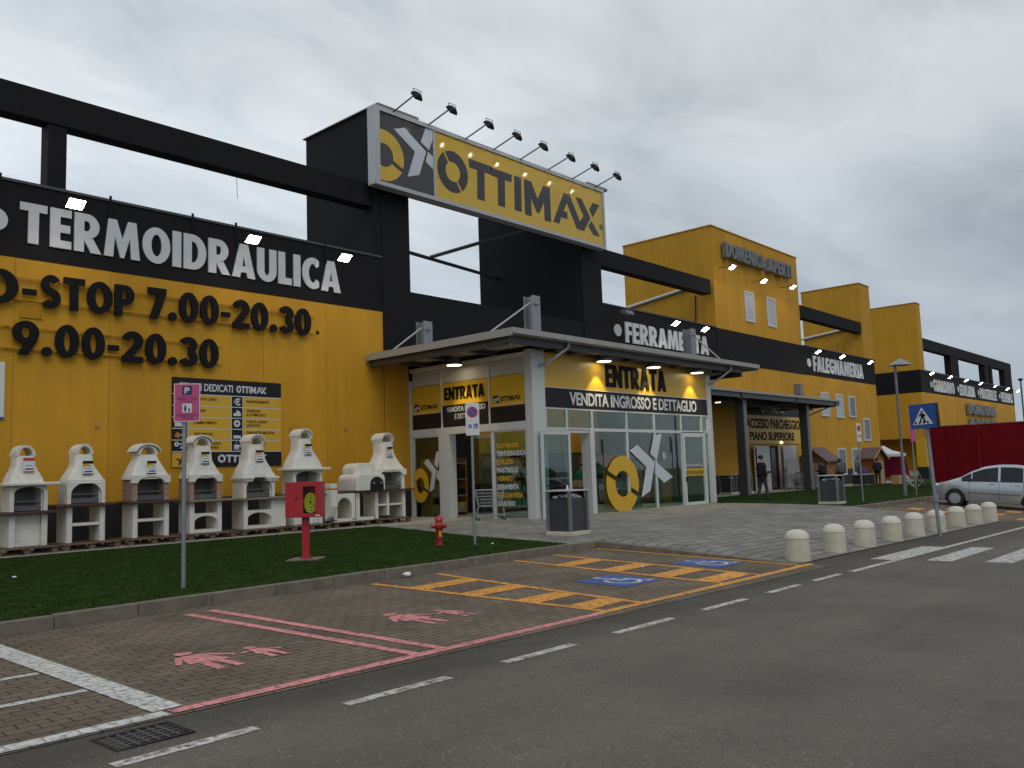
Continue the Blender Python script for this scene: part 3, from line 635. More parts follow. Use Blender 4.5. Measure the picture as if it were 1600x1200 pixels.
# kerbs: real steps made of metre-long stones
kb = MB()
x = -25.0
while x < 14.7:
    x2 = min(x+1.0, 14.72); dz = random.uniform(-.006, .006)
    kb.box(x+.004, x2-.004, 10.97+random.uniform(-.006, .006), 11.12, -.4, .012+dz); x += 1.0
y = 11.12
for i in range(5):
    y1 = y-.9; yl = max(y1, 6.62)
    kb.add([(14.72, yl, -.5), (14.88, yl, -.5), (14.88, y-.006, -.5), (14.72, y-.006, -.5)]+[(px, py, gz(15.2, py)+.010) for px, py in ((14.72, yl), (14.88, yl), (14.88, y-.006), (14.72, y-.006))],
           [(0,3,2,1),(4,5,6,7),(0,1,5,4),(1,2,6,5),(2,3,7,6),(3,0,4,7)]); y = y1
kb.prZ([(14.88, 6.62), (14.998, 6.62), (14.998, 11.1), (14.88, 11.1)], -.5, -.35)
x = 29.42
while x < 60:
    kb.box(x+.004, x+.996, 10.97, 11.12, -.7, ap(x)+.012+random.uniform(-.006, .006)); x += 1.0
tag(kb.build('kerb', concrete, bevel=.012), kind='structure')

# painted markings
white_paint = paint_mat('white_road_paint', (.66, .66, .63), .25)
white_paint_road = paint_mat('white_road_line', (.58, .57, .53), .45, brick=False)
pink_paint = paint_mat('pink_road_paint', (.80, .28, .29), .3)
orange_paint = paint_mat('orange_road_paint', (.86, .36, .025), .32)
blue_paint = paint_mat('blue_road_paint', (.012, .085, .36), .05)
D = .006
def mark(mb, p, q, wd, dz=D): d = drape(strip(p, q, wd), dz, low); mb.add(d.v, d.f)
wm = MB()
mark(wm, (-12, 6.17), (3.02, 6.17), .16); mark(wm, (3.08, 6.27), (3.13, 10.95), .24)
for yy in (8.45, 7.4): mark(wm, (-1.0, yy), (2.95, yy), .10)
mark(wm, (.35, 6.27), (.35, 10.9), .14); mark(wm, (-2.2, 6.27), (-2.2, 10.9), .14)
tag(wm.build('white_bay_marking', white_paint, fix=False), kind='structure')
pm = MB()
mark(pm, (3.06, 6.17), (8.42, 6.27), .13); mark(pm, (5.50, 6.27), (5.40, 10.5), .12); mark(pm, (5.84, 6.27), (5.74, 10.55), .12)
def person_mark(mb, ox, oy, s):
    f = lambda pts: mb.add([(ox+s*p[1], oy-s*p[0], low(ox+s*p[1], oy-s*p[0])+D) for p in pts], [tuple(range(len(pts)))])
    disc = lambda u, v, r: f([(u+r*math.cos(a), v+r*math.sin(a)) for a in lin(0, 2*math.pi, 14)[:-1]])
    # u runs from the head to the feet, v sideways
    disc(.10, 0, .09)
    f([(.22, -.09), (.26, -.16), (.30, -.12), (.62, -.20), (.66, .20), (.30, .12), (.26, .16), (.22, .09)])
    f([(.24, -.15), (.55, -.30), (.58, -.25), (.30, -.10)]); f([(.24, .15), (.50, .34), (.54, .30), (.30, .10)])
    f([(.65, -.12), (1.02, -.14), (1.02, -.05), (.65, -.02)]); f([(.65, .02), (1.02, .05), (1.02, .14), (.65, .12)])
    disc(.38, .56, .065)
    f([(.46, .50), (.46, .62), (.70, .68), (.72, .44)]); f([(.48, .62), (.62, .78), (.65, .74), (.52, .60)]); f([(.48, .50), (.54, .36), (.58, .38), (.52, .52)])
    f([(.71, .47), (.95, .46), (.95, .53), (.71, .55)]); f([(.71, .58), (.95, .60), (.95, .67), (.71, .65)])
person_mark(pm, 4.15, 8.25, 1.0); person_mark(pm, 6.85, 8.38, 1.0)
tag(pm.build('pink_bay_marking', pink_paint, fix=False), kind='structure')
om = MB()
mark(om, (8.42, 6.29), (15.0, 6.45), .13)
for a, bb, cc2, dd in (((8.53, 10.7), (8.60, 6.35), (9.92, 10.74), (9.42, 6.35)), ((12.05, 10.9), (11.72, 6.4), (13.18, 10.9), (13.0, 6.4))):
    mark(om, a, bb, .12); mark(om, cc2, dd, .12)
    for yy in (9.72, 8.65, 7.6, 6.75):
        k = (a[1]-yy)/(a[1]-bb[1]); xa = a[0]+(bb[0]-a[0])*k; xb = cc2[0]+(dd[0]-cc2[0])*k
        mark(om, (xa+.06, yy), (xb-.06, yy+.05), .40)
mark(om, (14.62, 6.45), (14.62, 10.9), .12)
for xx, yy in ((32.2, 9.9), (31.6, 8.8), (33.2, 8.9), (34.3, 7.3), (32.4, 7.4)): mark(om, (xx-.45, yy), (xx+.45, yy+.03), .45)
mark(om, (31.4, 6.5), (31.4, 10.9), .12); mark(om, (30.4, 6.4), (44, 6.4), .13)
tag(om.build('orange_bay_marking', orange_paint, fix=False), kind='structure')
def wheelchair(mb, ox, oy, s, dz):
    f = lambda pts: mb.add([(ox+s*p[1], oy-s*p[0], low(ox+s*p[1], oy-s*p[0])+dz) for p in pts], [tuple(range(len(pts)))])
    f([(-.42+.07*math.cos(a), -.02+.07*math.sin(a)) for a in lin(0, 2*math.pi, 14)[:-1]])
    f([(-.33, -.05), (-.33, .03), (.05, .05), (.05, -.04)]); f([(-.20, .02), (-.14, .02), (-.12, .22), (-.18, .22)])
    f([(-.02, .04), (.06, .04), (.08, .24), (0, .24)]); f([(.02, .20), (.08, .26), (.36, .36), (.40, .30)]); f([(.34, .30), (.40, .30), (.40, .44), (.34, .44)])
    c = (.10, -.02)
    for i in range(16):
        a0, a1 = R(-150+i*17), R(-150+(i+1)*17)
        f([(c[0]+r*math.cos(a), c[1]+r*math.sin(a)) for r, a in ((.24, a0), (.31, a0), (.31, a1), (.24, a1))])
for ox, oy in ((11.02, 7.83), (14.25 - .35, 7.9)):
    bm_ = drape([(ox-.5, oy-.48), (ox+.5, oy-.48), (ox+.5, oy+.48), (ox-.5, oy+.48)], D, low)
    tag(bm_.build('blue_bay_marking', blue_paint, fix=False), kind='structure')
    wm2 = MB(); wheelchair(wm2, ox, oy, .95, D+.004); tag(wm2.build('wheelchair_marking', white_paint, fix=False), kind='structure')
bm_ = drape([(36.2, 6.9), (37.3, 6.9), (37.3, 7.8), (36.2, 7.8)], D, low); tag(bm_.build('blue_bay_marking', blue_paint, fix=False), kind='structure')
rm = MB(); RD = -.002
for a, bb in ((-3.1, -2.1), (-1.3, -.3), (.45, 1.5), (2.27, 3.23), (3.97, 5.04), (5.73, 6.76), (7.48, 8.64), (9.35, 10.46), (11.15, 12.2), (12.75, 13.8)): mark(rm, (a, 5.26+a*.016), (bb, 5.26+bb*.016), .115, RD)
mark(rm, (14.2, 5.45), (26.8, 5.53), .13, RD); mark(rm, (26.8, 5.53), (70, 6.0), .13, RD)
for k in range(6): mark(rm, (16.4+k*.14, 5.72-.93*k), (19.62+k*.14, 5.76-.93*k), .43, RD)
tag(rm.build('white_road_marking', white_paint_road, fix=False), kind='structure')
# drain grate in the gutter
g = thing('drain_grate', 'black iron drain grate in the gutter beside the white line', 'drain grate', (2.66, 5.75, low(2.66, 5.75)-.006))
z = low(2.66, 5.75)-.006
fr = MB()
for bx in ((2.40, 2.92, 5.55, 5.58), (2.40, 2.92, 5.92, 5.95), (2.40, 2.43, 5.58, 5.92), (2.89, 2.92, 5.58, 5.92)): fr.box(*bx, z-.01, z+.008)
fr.build('frame', lamp_body, g)
MB().box(2.43, 2.89, 5.58, 5.92, z+.0005, z+.002).build('shaft_shade', shade_black, g)  # thin dark sheet paints the shade below the bars
gb = MB()
for i in range(1, 7): gb.box(2.43+i*.0657-.009, 2.43+i*.0657+.009, 5.58, 5.92, z+.002, z+.0075)
for i in range(1, 5): gb.box(2.43, 2.89, 5.58+i*.068-.009, 5.58+i*.068+.009, z+.002, z+.007)
gb.build('bars', dark_steel, g)

# ------------------------------------------------------------------ left hall
Y0 = 24.0
hall = thing('store_hall', 'yellow and black shop hall on the left with opening hours, behind the barbecues', 'shop building', (7, Y0, 0))
MB().box(-22, 19.8, Y0, Y0+.3, 1.08, 7.5).build('wall', yellow_wall, hall)
MB().box(-22, 19.8, Y0-.02, Y0+.28, -.2, 1.078).build('plinth', plinth_m, hall)
MB().box(-22, 19.8, Y0-.012, Y0+.3, 7.502, 9.5).build('band', black_wall, hall)
MB().box(-22, 19.8, Y0-.05, Y0+.36, 9.5, 9.57).build('coping', dark_steel, hall)
for xx in (7.2, 10.0, 12.45, 13.9, 17.3): MB().box(xx-.03, xx+.03, Y0-.055, Y0-.012, 8.9, 9.66).build('floodlight_bracket', black_wall, hall)
MB().box(-22, 19.8, Y0+.36, 60, 8.6, 8.8).build('roof', dark_steel, hall)
MB().box(-22, -21.7, Y0+.3, 60, -.2, 8.6).build('side_wall', yellow_wall, hall)
MB().box(-22, 19.38, Y0+.02, Y0+.55, 11.37, 12.22).build('beam', black_wall, hall)
for cx in (8.6, -4.0): MB().box(cx-.24, cx+.24, Y0+.06, Y0+.56, 9.57, 11.37).build('column', black_wall, hall)
MB().tube((14.05, Y0+.2, 11.4), (14.07, Y0+.2, 10.9), .008).tube((14.07, Y0+.2, 10.9), (14.1, Y0+.22, 10.55), .008).build('loose_cable', black_letter, hall)
W = onwall(Y0)
Wt = onwall(Y0-.012)
heavy('lettering', 'TERMOIDRAULICA', 7.68, 17.9, 7.92, 9.0, Wt, .05, white_letter, hall)
MB().prY([(7.1+.3*math.cos(a), 8.42+.3*math.sin(a)) for a in lin(0, 2*math.pi, 24)[:-1]], Y0-.062, Y0-.013).build('bullet_dot', white_letter, hall)
def off(fn, d0): return lambda u, v, d: fn(u, v, d+d0)
W2 = off(W, .09)
heavy('lettering', 'NO-', 5.93, 8.12, 6.24, 7.12, W2, .07, black_letter, hall)
heavy('lettering', 'STOP', 8.20, 10.66, 6.24, 7.13, W2, .07, black_letter, hall)
heavy('lettering', '7.00-20.30', 11.05, 16.6, 6.27, 7.18, W2, .07, black_letter, hall)
heavy('lettering', '9.00-20.30', 7.55, 13.25, 4.95, 5.84, W2, .07, black_letter, hall)
rl = MB()
for zz_, x0, x1 in ((6.40, 0, 16.8), (6.98, 0, 16.8), (5.12, 0, 13.4), (5.68, 0, 13.4)): rl.box(x0, x1, Y0-.085, Y0-.05, zz_-.015, zz_+.015)
for xx in lin(6.2, 16.2, 8):
    rl.box(xx-.02, xx+.02, Y0-.05, Y0, 6.38, 6.42); rl.box(xx-.02, xx+.02, Y0-.05, Y0, 6.96, 7.0)
    if xx < 13.3: rl.box(xx-.02, xx+.02, Y0-.05, Y0, 5.1, 5.14); rl.box(xx-.02, xx+.02, Y0-.05, Y0, 5.66, 5.7)
rl.build('lettering_rail', yellow_wall, hall)
gv = MB().box(7.75, 8.3, Y0-.03, Y0-.001, 5.93, 6.36)
for i in range(9): gv.prX([(Y0-.05, 5.96+i*.044), (Y0-.03, 5.99+i*.044), (Y0-.03, 5.96+i*.044)], 7.78, 8.27)
gv.build('vent_grille', yellow_wall, hall)
cap = plain('yellow_cap', (.36, .20, .04), .7, var=.2)
for xx in (9.75, 15.88, 18.07, 19.19): MB().prY([(xx+.075*math.cos(a), 3.165+.075*math.sin(a)) for a in lin(0, 2*math.pi, 16)[:-1]], Y0-.02, Y0-.001).build('hole_cap', cap, hall)
MB().box(16.9, 17.0, Y0-.03, Y0-.001, 6.4, 6.5).build('socket', black_letter, hall)

MB().box(19.8, 20.945, Y0-.05, Y0-.031, 1.08, 5.75).build('wall_return', yellow_wall, hall)
MB().box(19.8, 20.945, Y0-.06, Y0-.031, -.2, 1.078).build('plinth', plinth_m, hall)

# ------------------------------------------------------------------ black portal
port = thing('sign_portal', 'tall black portal above the entrance that carries the big yellow sign', 'portal', (26, Y0, 0))
MB().box(19.8, 21.15, Y0-.03, 28.1, -.2, 15.1).build('tower_wall', black_wall, port)
MB().box(31.95, 33.5, Y0-.03, 30.7, -.2, 15.0).build('tower_wall', black_wall, port)
MB().box(21.15, 31.95, Y0, Y0+.4, 5.0, 8.42).build('parapet', black_wall, port)
MB().box(19.4, 19.8, Y0-.01, 28.1, 9.6, 15.1).build('side_panel', black_wall, port)
MB().box(21.15, 31.95, Y0-.2, Y0+.5, 12.3, 14.9).build('cross_beam', black_wall, port)
MB().box(21.15, 31.95, Y0+.4, 31, 5.0, 5.3).build('roof', dark_steel, port)
bb = MB().tube((21.15, 28.0, 11.55), (31.95, 29.5, 11.55), .09)
bb.tube((26.6, 28.7, 11.6), (28.5, Y0+.4, 12.35), .09)
bb.build('brace_pipe', steel_grey, port)
MB().box(19.3, 33.6, Y0-.2, 28.2, 15.1, 15.14).box(19.3, 21.3, Y0-.55, Y0-.2, 15.02, 15.14).box(32.0, 33.6, Y0-.55, Y0-.2, 15.02, 15.14).build('coping', steel_grey, port)

# ------------------------------------------------------------------ big sign
YS = 23.4
bs = thing('billboard_sign', 'long grey-framed yellow sign with the shop name, high over the entrance', 'sign', (26.3, YS, 12.05))
MB().box(19.3, 21.95, YS, YS+.35, 12.14, 14.82).build('emblem_panel', char_sign, bs)
MB().box(22.07, 33.0, YS, YS+.35, 12.14, 14.82).build('name_panel', yellow_sign, bs)
fb = MB().box(19.05, 33.15, YS-.06, YS+.36, 14.82, 14.98).box(19.05, 33.15, YS-.06, YS+.36, 12.0, 12.14).box(19.05, 19.3, YS-.06, YS+.36, 12.14, 14.82).box(33.0, 33.15, YS-.06, YS+.36, 12.14, 14.82).box(21.95, 22.07, YS-.03, YS+.36, 12.14, 14.82)
fb.build('frame', alu, bs, bevel=.01)
WS = onwall(YS)
bnd = [(0, 19.31, True), (0, 21.94, False), (1, 12.15, True), (1, 14.81, False)]
emblem_mb(MB(), E_RING, 19.5, 13.18, .96, WS, .004, .012, bnd).build('emblem_ring', yellow_sign, bs)
emblem_mb(MB(), E_X, 19.5, 13.18, .96, WS, .004, .012, bnd, su=1.0).build('emblem_cross', light_grey, bs)
logo_mb(MB(), 22.17, 32.78, 12.56, 14.24, WS, .004, .012).build('lettering', char_letter, bs)
text('trademark', '®', 32.72, 32.98, 12.95, 13.2, off(WS, .004), .006, char_letter, bs, .01)
for i, xx in enumerate((19.95, 21.7, 23.72, 25.38, 27.05, 28.92, 30.68, 32.42)):
    o = ('leftmost', 'second', 'third', 'fourth', 'fifth', 'sixth', 'seventh', 'last')[i]
    if i == 0:
        al = thing('sign_lamp', 'leftmost arm floodlight leaning out over the big yellow sign, above its dark emblem', 'lamp', (xx, YS, 14.98), 'arm floodlights along the top of the big sign')
        MB().tube((xx, YS+.1, 14.9), (xx, YS-1.3, 15.2), .028).build('arm', dark_steel, al)
        HM = Matrix.Translation((xx, YS-1.38, 15.12)) @ Matrix.Rotation(R(52), 4, 'X')      # local -z looks at the sign and down
        MB().loft([rsec(-.17, .17, -.20, .20, -.07, .03), rsec(-.17, .17, -.20, .20, .0, .03), rsec(-.10, .10, -.12, .12, .10, .03)]).xf(HM).build('housing', lamp_body, al)
        MB().box(-.08, .08, -.09, .09, -.078, -.0705).xf(HM).build('lamp_glass', lamp_face2, al)
        MB().path([(-.19, 0, .0), (-.19, .16, .14), (.19, .16, .14), (.19, 0, .0)], .013).xf(HM).build('yoke', lamp_body, al)
    else:
        dup(al, (xx, YS, 14.98), o+' arm floodlight from the left along the top edge of the big yellow sign' if i < 7 else 'rightmost arm floodlight leaning out over the end of the big yellow sign')

# ------------------------------------------------------------------ floodlights on the band
fl = None
def flood(xx, yy, zz_, label, group, lit=True):
    global fl
    if fl is None:
        FT = Matrix.Translation((0, yy, zz_+.05)) @ Matrix.Rotation(R(-22), 4, 'X') @ Matrix.Translation((0, -yy, -zz_-.05))
        fl = thing('floodlight', label, 'floodlight', (xx, yy, zz_), group)
        MB().bar((xx, yy+.93, zz_+.16), (xx, yy+.1, zz_+.10), .03, .03).build('arm', lamp_body, fl)
        MB().prX([(yy-.17, zz_+.06), (yy-.08, zz_+.16), (yy+.1, zz_+.14), (yy+.17, zz_-.0)], xx-.23, xx+.23).xf(FT).build('housing', lamp_body, fl, bevel=.015)
        MB().prX([(yy-.155, zz_+.055), (yy+.155, zz_+.0), (yy+.153, zz_-.012), (yy-.157, zz_+.043)], xx-.2, xx+.2).xf(FT).build('lamp_glass', lamp_face, fl)
        return fl
    return dup(fl, (xx, yy, zz_), label, group=group)
G1 = 'floodlights above the wall lettering'
for xx, lb in ((8.72, 'lit floodlight over the second letter of the long white word on the left hall'), (13.95, 'lit floodlight over the middle of the long white word on the left hall'), (17.42, 'lit floodlight over the last letter of the long white word on the left hall')): flood(xx, 23.05, 8.9, lb, G1)
for xx, lb in ((38.64, 'lit floodlight beside the grey mast on the black band right of the entrance sign'), (41.7, 'lit floodlight over the last two letters of the short white word by the yellow tower')): flood(xx, 23.05, 8.93, lb, G1)
for xx, lb in ((57.0, 'lit floodlight over the first letters of the white word just right of the yellow tower'), (61.3, 'lit floodlight over the middle of the white word right of the yellow tower'), (66.9, 'lit floodlight over the end of the white word right of the yellow tower')): flood(xx, 23.05, 8.93, lb, G1)
for xx, lb in zip((82.3, 88.0, 93.5, 99.0, 104.9, 110.7, 115.8), ('leftmost', 'second', 'third', 'fourth', 'fifth', 'sixth', 'rightmost')): flood(xx, 23.05, 9.05, lb+' lit floodlight from the left on the farthest black band with four words', G1)
for xx, zz_, lb in ((45.4, 13.0, 'left lit floodlight on the yellow tower under the grey letters'), (49.5, 12.76, 'middle lit floodlight on the yellow tower under the grey letters'), (53.75, 12.98, 'right lit floodlight on the yellow tower beside its corner')): flood(xx, 23.1, zz_, lb, 'floodlights on the yellow tower')
ud = thing('floodlight', 'unlit grey floodlight on the parapet above the white dot, right of the big sign', 'floodlight', (34.4, 23.2, 9.0))
MB().bar((34.4, 24, 9.3), (34.4, 23.3, 9.1), .05, .05).build('arm', dark_steel, ud)
MB().prX([(22.95, 8.95), (23.05, 9.15), (23.35, 9.2), (23.35, 9.0)], 34.1, 34.7).build('housing', steel_grey, ud, bevel=.015)

# ------------------------------------------------------------------ hall between portal and tower, with the side entrance
mid = thing('store_wing', 'black and yellow shop wing between the entrance and the yellow tower with a side entrance', 'shop building', (44, Y0, 0))
MB().box(33.5, 57, Y0, Y0+.3, -.4, 7.5).build('wall', yellow_wall, mid)
MB().box(33.5, 44.7, Y0-.012, Y0+.3, 7.502, 9.5).build('band', black_wall, mid)
MB().box(33.5, 44.7, Y0-.05, Y0+.36, 9.5, 9.57).build('coping', dark_steel, mid)
MB().box(33.5, 44.4, Y0+.02, Y0+.6, 11.45, 12.3).build('beam', black_wall, mid)
MB().box(33.5, 68, Y0+.36, 60, 8.6, 8.8).build('roof', dark_steel, mid)
heavy('lettering', 'FERRAMENTA', 35.3, 43.6, 7.78, 8.82, Wt, .06, white_letter, mid)
MB().prY([(34.65+.3*math.cos(a), 8.32+.3*math.sin(a)) for a in lin(0, 2*math.pi, 24)[:-1]], Y0-.07, Y0-.013).build('bullet_dot', white_letter, mid)
MB().box(39.5, 47.6, Y0-.02, Y0-.001, -.2, .95).box(53.4, 56.5, Y0-.02, Y0-.001, -.4, .95).build('plinth', plinth_m, mid)
# recessed side entrance: signs and two white doors
MB().box(47.6, 55.4, Y0-.06, Y0-.001, 4.5, 5.5).build('name_panel', black_film, mid)
logo_mb(MB(), 49.7, 53.05, 4.68, 5.2, onwall(Y0-.06), .003, .02).build('name_lettering', light_grey, mid)
MB().box(47.6, 55.4, Y0-.05, Y0-.001, 2.75, 4.498).build('direction_panel', yellow_film, mid)
W3 = onwall(Y0-.053)
text('direction_lettering', 'ACCESSO PARCHEGGIO', 47.2+.45, 55.25, 3.68, 4.3, W3, .008, black_letter, mid, .03)
text('direction_lettering', 'PIANO SUPERIORE', 48.0, 54.3, 2.95, 3.48, W3, .008, black_letter, mid, .03)
MB().box(52.2, 52.36, Y0-.12, Y0-.052, 2.78, 2.88).build('emergency_lamp', lamp_warm, mid)
MB().box(49.6, 52.0, Y0-.03, Y0-.001, -.1, 2.62).build('doorway', shade_black, mid)  # dark sheet on the solid wall, the doorway's shade put into its colour
dr = MB().box(47.9, 49.95, Y0-.34, Y0-.28, -.1, 2.6).build('door', white_plastic, mid)
MB().box(48.0, 48.12, Y0-.38, Y0-.342, .0, 2.5).box(48.1, 49.8, Y0-.40, Y0-.342, .95, 1.05).build('panic_bar', lamp_body, dr)
MB().box(50.7, 51.3, Y0-.06, Y0-.032, 0, 2.5).build('inner_wall', steel_grey, mid)
MB().box(51.75, 52.0, Y0-.08, Y0-.032, -.1, 2.68).build('door_post', white_plastic, mid)
dr = MB().box(52.3, 54.2, Y0-.16, Y0-.10, -.15, 2.65).build('door', white_plastic, mid)
MB().box(52.42, 52.55, Y0-.24, Y0-.162, .95, 1.15).build('handle', lamp_body, dr)
MB().box(40.3, 42.2, Y0-.03, Y0-.001, .9, 3.2).build('notice_panel', yellow_film, mid)
nb = MB()
for a, bb_ in ((2.0, 'AZZI'), (1.72, 'NE')): text_mb(nb, bb_, 41.2, 41.3+.18*len(bb_), a, a+.2, onwall(Y0-.033), .006, .03)
nb.build('notice_lettering', black_letter, mid)

# side canopy on dark columns
sc_y = 20.3
cn = thing('side_canopy', 'long grey flat canopy on dark steel columns over the side doors', 'canopy', (46, 22, 0))
MB().box(33.4, 53.2, sc_y, Y0-.02, 5.17, 5.30).build('roof_plate', canopy_m, cn, bevel=.01)
MB().box(33.4, 53.2, sc_y+.1, sc_y+.18, 4.92, 5.17).box(33.6, 53.0, sc_y+1.7, sc_y+1.85, 4.75, 5.17).build('edge_beam', dark_steel, cn)
cb = MB()
for xx in (40.2, 46.9, 52.5): cb.box(xx-.08, xx+.08, sc_y+.1, Y0, 4.85, 5.168)
cb.build('cross_beam', dark_steel, cn)
def hcol(mb, x, y, z0, z1, s=.3):
    return mb.box(x-s/2, x+s/2, y-s/2, y-s/2+.03, z0, z1).box(x-s/2, x+s/2, y+s/2-.03, y+s/2, z0, z1).box(x-.02, x+.02, y-s/2+.03, y+s/2-.03, z0, z1)
for xx, yy in ((41.25, 20.75), (49.55, 20.9)):
    # column: flat steel portal leg with a pale front flange
    lg = MB().box(xx-.16, xx+.16, yy+.06, yy+.5, -.3, 5.1).build('column', dark_steel, cn)
    MB().box(xx-.17, xx+.17, yy, yy+.058, -.3, 5.1).build('front_flange', steel_grey, lg)
for xx in (41.2, 52.8):
    MB().box(xx-.25, xx+.25, 22.6, 23.0, 5.3, 6.5).build('mast', steel_grey, cn)
MB().bar((49.75, 21.2, 4.2), (53.0, sc_y+.4, 5.0), .07, .07).build('brace', dark_steel, cn)
for xx, yy in ((39.6, 21.4), (51.3, 21.8)):
    q = MB().lathe([(.16, 0), (.2, .05), (.1, .12)], xx, yy, 4.72, 16).build('downlight', steel_grey, cn)
    MB().lathe([(.14, -.01), (.14, -.002)], xx, yy, 4.72, 16).build('lamp_glass', lamp_warm, q)

# ------------------------------------------------------------------ yellow tower
tw = thing('stair_tower', 'tall yellow tower with two narrow white framed windows and grey letters', 'tower', (50.6, Y0, 0))
MB().box(44.7, 56.6, Y0-.02, 30.2, 9.5, 15.6).build('wall', yellow_wall, tw)
MB().box(44.7, 57.0, Y0-.03, Y0+.3, 7.502, 9.5).build('band', black_wall, tw)
MB().box(44.65, 56.65, Y0-.07, 30.25, 15.6, 15.66).build('coping', yellow_wall, tw)
heavy('lettering', 'DOMENICA APERTI', 45.8, 54.95, 13.85, 14.75, off(onwall(Y0-.02), .10), .28, grey_letter, tw)
for xx in (49.1, 52.15):
    wf = MB().box(xx-.62, xx+.62, Y0-.07, Y0-.021, 10.3, 10.42).box(xx-.62, xx+.62, Y0-.07, Y0-.021, 12.1, 12.22).box(xx-.62, xx-.47, Y0-.07, Y0-.021, 10.42, 12.1).box(xx+.47, xx+.62, Y0-.07, Y0-.021, 10.42, 12.1).build('window', white_frame, tw)
    MB().box(xx-.47, xx+.47, Y0-.04, Y0-.021, 10.42, 12.1).build('pane', win_pale, wf)
pp = MB().tube((44.6, 30.4, 11.55), (44.6, 25.5, 12.15), .1, n=10).build('drain_pipe', white_plastic, tw)
MB().tube((44.66, 25.3, 9.6), (44.66, 25.2, 11.6), .03).build('cable', black_letter, tw)
MB().box(44.35, 44.68, 28.6, 28.9, 9.55, 10.1).tube((44.5, 28.75, 10.1), (44.5, 28.75, 10.7), .02).build('junction_box', white_plastic, tw)

# ------------------------------------------------------------------ hall right of the tower
rh = thing('store_hall', 'yellow shop hall with white framed windows right of the tower, behind the wooden huts', 'shop building', (63, Y0, 0))
MB().box(57.0, 70.5, Y0, Y0+.3, -.4, 7.5).build('wall', yellow_wall, rh)
MB().box(70.2, 70.5, Y0+.3, 60, -.4, 8.6).build('side_wall', yellow_wall, rh)
MB().box(57.0, 70.5, Y0-.012, Y0+.3, 7.502, 9.5).build('band', black_wall, rh)
MB().box(57.0, 70.5, Y0-.05, Y0+.36, 9.5, 9.57).build('coping', dark_steel, rh)
MB().box(56.6, 68.2, Y0+.02, Y0+.6, 11.5, 12.35).build('beam', black_wall, rh)
MB().box(68.25, 70.5, Y0-.03, 28.7, 9.5, 15.5).build('fin_wall', yellow_wall, rh)
MB().box(68.2, 70.55, Y0-.08, 28.75, 15.5, 15.56).build('coping', cap, rh)
MB().tube((68.15, 29.0, 11.6), (68.15, 25.0, 12.0), .1, n=10).build('drain_pipe', white_plastic, rh)
heavy('lettering', 'FALEGNAMERIA', 58.25, 67.75, 7.82, 8.92, Wt, .06, white_letter, rh)
MB().prY([(57.55+.3*math.cos(a), 8.36+.3*math.sin(a)) for a in lin(0, 2*math.pi, 24)[:-1]], Y0-.07, Y0-.013).build('bullet_dot', white_letter, rh)
MB().box(57.0, 70.5, Y0-.02, Y0-.001, -.4, .95).build('plinth', plinth_m, rh)
for (x0, x1, z0, z1, pm_) in ((59.2, 60.6, 4.7, 6.4, win_pale), (61.9, 63.2, 4.65, 6.4, win_pale), (64.3, 65.6, 4.75, 6.35, win_glass), (67.0, 68.4, 3.0, 4.75, win_glass), (61.5, 63.0, .5, 2.45, win_glass), (64.2, 65.9, .5, 2.45, win_glass)):
    wf = MB().box(x0, x1, Y0-.08, Y0-.002, z0, z0+.12).box(x0, x1, Y0-.08, Y0-.002, z1-.12, z1).box(x0, x0+.13, Y0-.08, Y0-.002, z0+.12, z1-.12).box(x1-.13, x1, Y0-.08, Y0-.002, z0+.12, z1-.12).build('window', white_frame, rh)
    MB().box(x0+.13, x1-.13, Y0-.04, Y0-.002, z0+.12, z1-.12).build('pane', pm_, wf)

# ------------------------------------------------------------------ far block
fbk = thing('far_store_block', 'farthest yellow and black shop block with an open black roof frame', 'shop building', (100, Y0, 0))
MB().box(82.3, 118, Y0, 45, 3.35, 7.5).build('wall', yellow_wall, fbk)
MB().box(84.5, 118, Y0+1.5, 45, -.6, 3.35).build('recessed_wall', yellow_wall, fbk)
MB().box(82.28, 118, Y0-.012, 45, 7.502, 9.5).build('band', black_wall, fbk)
MB().box(82.25, 118.05, Y0-.05, 45, 9.5, 9.57).build('coping', dark_steel, fbk)
MB().box(82.3, 83.6, Y0-.02, 34, 9.57, 15.7).build('pylon', yellow_wall, fbk)
MB().box(82.25, 83.65, Y0-.07, 34.05, 15.7, 15.76).build('coping', cap, fbk)
MB().box(82.3, 83.6, Y0+.05, Y0+.9, -.6, 3.35).build('corner_column', yellow_film, fbk)
MB().box(82.28, 83.62, Y0+.03, Y0+.92, -.6, .75).build('column_base', plinth_m, fbk)
MB().box(83.6, 118, Y0+.02, Y0+.6, 11.6, 12.6).build('beam', black_wall, fbk)
for x0, x1 in ((92.4, 95.2), (105.4, 107.2), (108.0, 108.8), (114.5, 118)): MB().box(x0, x1, Y0+.04, Y0+.64, 9.57, 11.6).build('column', black_wall, fbk)
for a, bb_, c_ in (('GIARDINO', 85.1, 92.6), ('EDILIZIA', 93.95, 100.2), ('PIASTRELLE', 101.6, 109.3), ('VERNICI', 110.8, 117.0)):
    heavy('lettering', a, bb_+.55, c_, 7.72, 8.85, Wt, .06, white_letter, fbk)
    MB().prY([(bb_+.22*math.cos(q), 8.3+.3*math.sin(q)) for q in lin(0, 2*math.pi, 16)[:-1]], Y0-.07, Y0-.013).build('bullet_dot', white_letter, fbk)
heavy('lettering', 'DOMENICA', 96.2, 107.3, 5.85, 6.95, off(W, .1), .25, grey_letter, fbk)
heavy('lettering', 'APERTI', 96.2, 107.3, 4.3, 5.4, off(W, .1), .25, grey_letter, fbk)
rs = thing('roof_screen', 'pale grey panelled screen on the roof behind the open black frame of the farthest block', 'screen wall', (104, 33, 9))
MB().box(98, 124, 33, 33.2, 8.6, 12.4).build('panel', light_grey, rs)
fr_ = MB()
